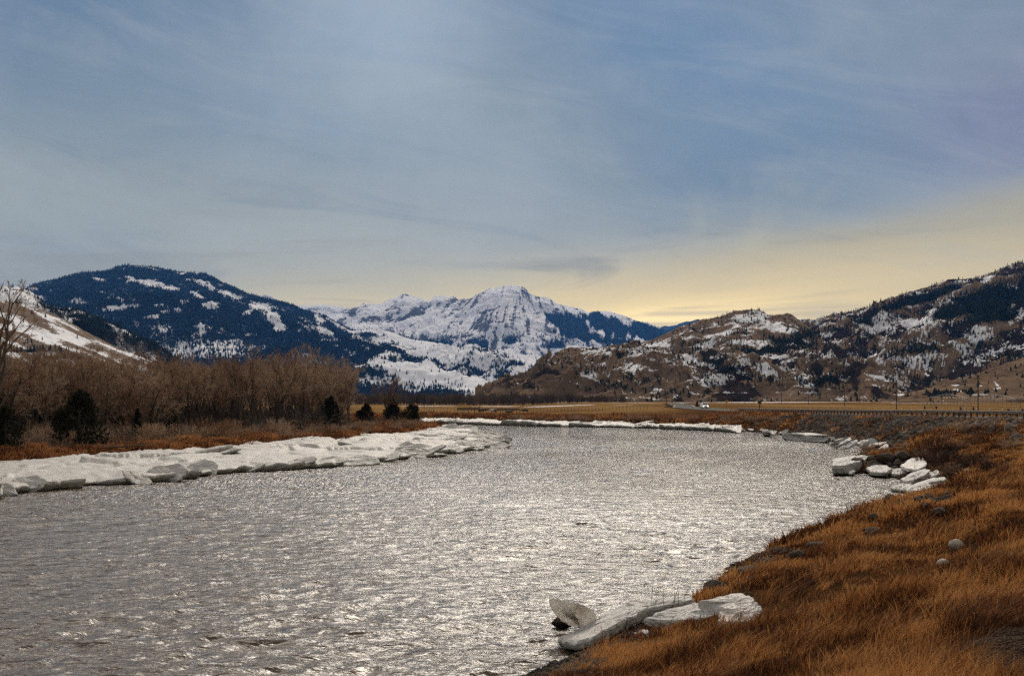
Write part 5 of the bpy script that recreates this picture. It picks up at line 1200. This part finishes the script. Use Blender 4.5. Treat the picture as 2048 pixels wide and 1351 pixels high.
# small road things
x, y, z = at_ground(1453, 819); y = 395; x = (1453 - CU) / F * y; z = gz(x, y)
t = empty("warning_sign", (x, y, z)); MB().box((0, 0, 1.2), (.09, .09, 2.6)).build("post", m_wood, t)
MB().add([(-.62, -.06, 2.3), (0, -.06, 1.66), (.62, -.06, 2.3), (0, -.06, 2.94), (-.62, -.03, 2.3), (0, -.03, 1.66), (.62, -.03, 2.3), (0, -.03, 2.94)], [(0, 1, 2, 3), (7, 6, 5, 4), (0, 4, 5, 1), (1, 5, 6, 2), (2, 6, 7, 3), (3, 7, 4, 0)]).build("sign_panel", m_yel, t)
tag(t, "yellow diamond warning sign by the road right of the white car", 'road sign')
y = 400; x = (1519 - CU) / F * y; z = gz(x, y)
t = empty("traffic_sign", (x, y, z)); MB().box((0, 0, 1.1), (.30, .12, 2.3)).build("post", m_wood, t); MB().box((0, -.08, 2.35), (1.3, .04, .55)).box((0, -.08, 1.9), (.9, .04, .35)).build("sign_panel", m_black, t)
tag(t, "dark backside of a road sign near the guardrail's left end", 'road sign')
y = 262; x = (1285 - CU) / F * y; z = gz(x, y)
t = empty("gate_post", (x, y, z)); MB().box((0, 0, .6), (.26, .26, 1.8)).build("post", m_wood, t); MB().tube((0, 0, 1.5), (-.5, 0, 1.9), .05, .03, 5).tube((0, 0, 1.5), (.5, .1, 2.1), .05, .02, 5).tube((.2, 0, 1.7), (.9, 0, 1.8), .03, .02, 5).build("branch", m_brn, t)
tag(t, "thick old wooden post with a forked top on the bank across the river", 'post')
for u, lab in ((1333, "left one of two short dark posts where the road comes in"), (1344, "right one of two short dark posts where the road comes in")):
    y = 720; x = (u - CU) / F * y; t = MB().box((0, 0, 1.6), (.30, .30, 4.0)).box((0, 0, 3.4), (.9, .1, .3)).build("road_marker", m_wood, None, (x, y, gz(x, y))); tag(t, lab, 'post', 'posts by the road bend')
# white car facing us
xr = 0; y = 366; x = np.interp(y, Lr[:, 1], Lr[:, 0]) - 1.7; z = np.interp(y, Lr[:, 1], Lr[:, 2]) + .05
t = empty("car", (x, y, z), R(2)); bm_ = MB()
def loftbox(secs):
    V = []; 
    for (yy2, w, z0, z1, wt_) in secs: V += [(-w, yy2, z0), (w, yy2, z0), (w, yy2, (z0 + z1) / 2), (wt_, yy2, z1), (-wt_, yy2, z1), (-w, yy2, (z0 + z1) / 2)]
    F_ = [(5, 4, 3, 2, 1, 0)]
    for s_ in range(len(secs) - 1):
        for k in range(6): F_.append((s_ * 6 + k, s_ * 6 + (k + 1) % 6, s_ * 6 + 6 + (k + 1) % 6, s_ * 6 + 6 + k))
    n0 = (len(secs) - 1) * 6; F_.append(tuple(n0 + k for k in range(6))); return V, F_
bm_.add(*loftbox([(-2.3, .80, .35, .85, .74), (-2.15, .93, .28, 1.0, .82), (-1.2, .95, .25, 1.12, .86), (1.9, .95, .25, 1.12, .86), (2.3, .88, .35, 1.05, .8)]))
bm_.build("body", m_white, t); MB().add(*loftbox([(-1.15, .84, 1.10, 1.14, .80), (-.45, .80, 1.10, 1.72, .66), (1.7, .80, 1.10, 1.76, .66), (2.15, .80, 1.10, 1.16, .76)])).build("cabin", m_white, t)
MB().add([(-.70, -1.17, 1.18), (.70, -1.17, 1.18), (.60, -.53, 1.70), (-.60, -.53, 1.70)], [(0, 1, 2, 3)]).build("windscreen", m_glass, t)
MB().box((0, -2.31, .62), (.9, .04, .22)).build("grille", m_black, t)
wm = MB().tube((-.12, 0, 0), (.12, 0, 0), .35, .35, 14).mesh("wheel", m_black)
for wx in (-.84, .84):
    for wy in (-1.45, 1.45): link_obj("wheel", wm, t, (wx, wy, .35))
    MB().box((wx * .76, -2.29, .78), (.34, .08, .20)).build("headlight", m_lamp, t)
tag(t, "white car with headlights lit coming along the road", 'car')

# centre pivot irrigation
tw_ = [(Q(1861, 820, 400)), (Q(1934, 820, 366)), (Q(2031, 820, 331)), (Q(2160, 820, 296))]
t0 = tw_[0]; pv = empty("irrigation_pivot", (t0[0], t0[1], gz(t0[0], t0[1]))); o3 = np.array([t0[0], t0[1], gz(t0[0], t0[1])])
TP = [np.array([a[0], a[1], gz(a[0], a[1])]) - o3 for a in tw_]; dirv = TP[1] - TP[0]; dirv /= np.linalg.norm(dirv); side = np.array([-dirv[1], dirv[0], 0])
for k, q in enumerate(TP):
    mb = MB(); hh = 3.7
    for s_ in (-1, 1):
        mb.tube(q + side * s_ * 1.9 + [0, 0, .5], q + [0, 0, hh], .07, .06, 5); mb.tube(q + side * s_ * .25 + dirv * .9 + [0, 0, .5], q + [0, 0, hh], .05, .05, 5)
    mb.tube(q - side * 1.9 + [0, 0, .55], q + side * 1.9 + [0, 0, .55], .07, .07, 5)
    if k == 0: mb.box(q + np.array([0, 0, 3.2]), (.7, .5, 1.3))
    mb.build("tower", m_steel if k == 0 else m_galv, pv)
    for s_ in (-1, 1):
        c = q + side * s_ * 1.9 + [0, 0, .55]; MB().tube(c - dirv * 0 - np.array([.12, 0, 0]), c + np.array([.12, 0, 0]), .55, .55, 12).build("wheel", m_black, pv)
for k in range(3):
    a, c = TP[k], TP[k + 1]; mb = MB(); tr_ = MB(); dp = MB(); n_ = 12; prev = None
    for j in range(n_ + 1):
        f = j / n_; q = a + (c - a) * f + np.array([0, 0, 3.6 + 4 * 1.15 * f * (1 - f)]); lo = q - np.array([0, 0, 4 * .95 * f * (1 - f) ** 1.0 + .05])
        if prev is not None:
            mb.tube(prev[0], q, .085, .085, 6); tr_.tube(prev[1], lo, .02, .02, 3); tr_.tube(prev[0], lo, .025, .025, 3); tr_.tube(prev[1], q, .025, .025, 3)
        if 0 < j < n_: dp.tube(q, q * np.array([1, 1, 0]) + np.array([0, 0, a[2] * (1 - f) + c[2] * f + 1.2]), .03, .03, 4)
        prev = (q, lo)
    mb.build("water_pipe", m_galv, pv); tr_.build("truss", m_galv, pv); dp.build("drop_hose", m_black, pv)
tag(pv, "long arched centre-pivot irrigation machine standing in the field behind the guardrail", 'irrigation machine')

# windbreak, rack, fence and cattle in the hay field
def on(u, D): x = (u - CU) / F * D; return np.array([x, D, gz(x, D)])
a, c = on(915, 430), on(960, 430); w_ = empty("windbreak", tuple(a)); L_ = c[0] - a[0]
mb = MB()
for k in range(18): mb.box((L_ * (k + .5) / 18, 0, 1.25 + random.uniform(-.04, .04)), (L_ / 18 * .86, .05, 1.0))
mb.build("plank_panel", m_brn, w_)
for k in range(5): MB().box((L_ * k / 4, .12, .7), (.18, .16, 1.9)).build("post", m_wood, w_)
tag(w_, "tall plank windbreak on posts in the hay field", 'windbreak')
a, c = on(961, 435), on(1040, 435); w_ = empty("feed_bunk", tuple(a)); L_ = c[0] - a[0]
MB().box((L_ / 2, 0, .95), (L_, .9, .45)).box((L_ / 2, -.1, 1.25), (L_ * .98, .2, .25)).build("trough", m_brn, w_)
for k in range(7): MB().box((L_ * k / 6, 0, .4), (.14, .8, .9)).build("leg", m_wood, w_)
tag(w_, "long low dark wooden feed bunk right of the plank windbreak", 'feed bunk')
a, c = on(843, 440), on(868, 440); w_ = empty("hay_rack", tuple(a)); L_ = c[0] - a[0]; mb = MB()
for k in range(6): mb.tube((L_ * k / 5, 0, .4), (L_ * k / 5 + .2, 0, 2.1), .05, .05, 4)
mb.tube((0, 0, 2.1), (L_ + .2, 0, 2.1), .06, .06, 4); mb.tube((0, 0, 1.2), (L_, 0, 1.2), .05, .05, 4); mb.build("rack_frame", m_galv, w_)
for k in range(6): MB().box((L_ * k / 5, 0, .2), (.4, .5, .45)).build("foot", m_black, w_)
tag(w_, "pale metal rack on dark feet at the left end of the hay field", 'hay rack')
fe = empty("field_fence", tuple(on(1060, 425))); o3 = on(1060, 425); pm = MB().tube((0, 0, -.2), (0, 0, 1.25), .07, .06, 5).mesh("post", m_wood); prev = None; mb = MB()
for k in range(64):
    u = 860 + k * 6.9; q = on(u, 418 + 6 * math.sin(k * .1)) - o3; link_obj("post", pm, fe, tuple(q))
    if prev is not None:
        for h_ in (.45, .8, 1.1): mb.tube(prev + [0, 0, h_], q + [0, 0, h_], .012, .012, 3)
    prev = q
mb.build("wire", m_steel, fe); tag(fe, "post and wire fence running across the hay field", 'fence')
def cow_mesh(m, down=False):
    """one continuous skinned body"""
    me = bpy.data.meshes.new("cow"); h0 = .45 if down else 1.0
    pts = {'hip': (-.75, 0, h0 + .12), 'mid': (0, 0, h0), 'sho': (.6, 0, h0 + .1), 'neck': (1.0, 0, h0 + .05), 'poll': (1.3, 0, h0 + .0 if not down else h0 + .3), 'nose': (1.62, 0, h0 - .28 if not down else h0 + .1)}
    names = list(pts); V = [pts[k] for k in names]; E = [(0, 1), (1, 2), (2, 3), (3, 4), (4, 5)]; Rr = [.36, .42, .38, .22, .17, .10]
    for root, x_, s_ in ((0, -.75, 1), (0, -.75, -1), (2, .6, 1), (2, .6, -1)):
        i = len(V)
        if down: V += [(x_ + .1, .34 * s_, .25), (x_ + .5, .42 * s_, .10)]; E += [(root, i), (i, i + 1)]; Rr += [.14, .07]
        else:
            kb = -.10 if x_ < 0 else .04; V += [(x_, .22 * s_, h0 - .30), (x_ + kb, .22 * s_, .42), (x_ + kb * .3, .22 * s_, .02)]; E += [(root, i), (i, i + 1), (i + 1, i + 2)]; Rr += [.17, .075, .06]
    i = len(V); V += [(-1.12, 0, h0 + .15), (-1.2, 0, h0 - .45)]; E += [(0, i), (i, i + 1)]; Rr += [.06, .035]
    for s_ in (-1, 1): i = len(V); V += [(1.24, .20 * s_, pts['poll'][2] + .08)]; E += [(4, i)]; Rr += [.05]
    me.from_pydata(V, E, []); me.update(); o = bpy.data.objects.new("cow", me); COL.objects.link(o); md = o.modifiers.new("skin", 'SKIN')
    for k, r_ in enumerate(Rr): me.skin_vertices[0].data[k].radius = (r_, r_)
    me.skin_vertices[0].data[0].use_root = True; o.modifiers.new("sub", 'SUBSURF').levels = 1
    dg = bpy.context.evaluated_depsgraph_get(); dg.update(); nm = bpy.data.meshes.new_from_object(o.evaluated_get(dg)); bpy.data.objects.remove(o); nm.materials.clear(); nm.materials.append(m); return nm
cm = [cow_mesh(m_hide), cow_mesh(m_hide, True), cow_mesh(m_hide2)]
for u, k, rz, lab in ((963, 0, .4, "black cow standing at the right end of the plank windbreak"), (986, 2, 3.0, "pale cow in front of the feed bunk"), (991, 0, 1.2, "black cow facing away beside the pale cow"), (1017, 1, 0, "dark cow lying in front of the feed bunk"), (1050, 0, 3.3, "black cow standing alone right of the feed bunk")):
    q = on(u, 405); o = bpy.data.objects.new("cow", cm[k]); COL.objects.link(o); o.location = tuple(q); o.rotation_euler = (0, 0, rz); tag(o, lab, 'cow', 'cattle in the hay field')
# driftwood on the left bank
for u, v, L_, lab in ((640, 893, 4, "bleached driftwood branch on the brown bank above the left shelf"), (560, 893, 5, "dark tangled drift log at the edge of the left ice shelf"), (205, 905, 5, "pale fallen trunk lying in the rusty grass of the left bank")):
    x, y, z = at_ground(u, v - 4); mb = MB().tube((0, 0, .2), (L_, .5, .45), .12, .05, 6).tube((L_ * .4, .2, .3), (L_ * .7, -.3, 1.0), .06, .02, 5).tube((L_ * .6, .3, .35), (L_ * .9, .8, 1.1), .05, .02, 5).tube((L_ * .2, .1, .25), (L_ * .3, .6, .8), .05, .02, 5)
    o = mb.build("drift_log", m_wood if 'dark' in lab else m_galv if False else m_brn, None, (x, y, z)); tag(o, lab, 'driftwood')

# ------------------------------------------------------------------ haze
hz = MB().box((0, 9900, 1000), (26000, 24000, 2016)).build("haze", m_white)
mh = bpy.data.materials.new("valley_haze"); mh.use_nodes = True; N.tree = mh.node_tree
mh.node_tree.nodes.remove(mh.node_tree.nodes['Principled BSDF'])
pvn = mh.node_tree.nodes.new('ShaderNodeVolumePrincipled'); pvn.inputs['Color'].default_value = (.10, .34, .95, 1)
pvn.inputs['Density'].default_value = 2.3e-5; pvn.inputs['Anisotropy'].default_value = .2
mh.node_tree.links.new(pvn.outputs[0], mh.node_tree.nodes['Material Output'].inputs['Volume'])
mh.cycles.volume_sampling = 'DISTANCE'
hz.data.materials.clear(); hz.data.materials.append(mh); tag(hz, "pale blue air that fills the whole valley", 'haze', kind='stuff')
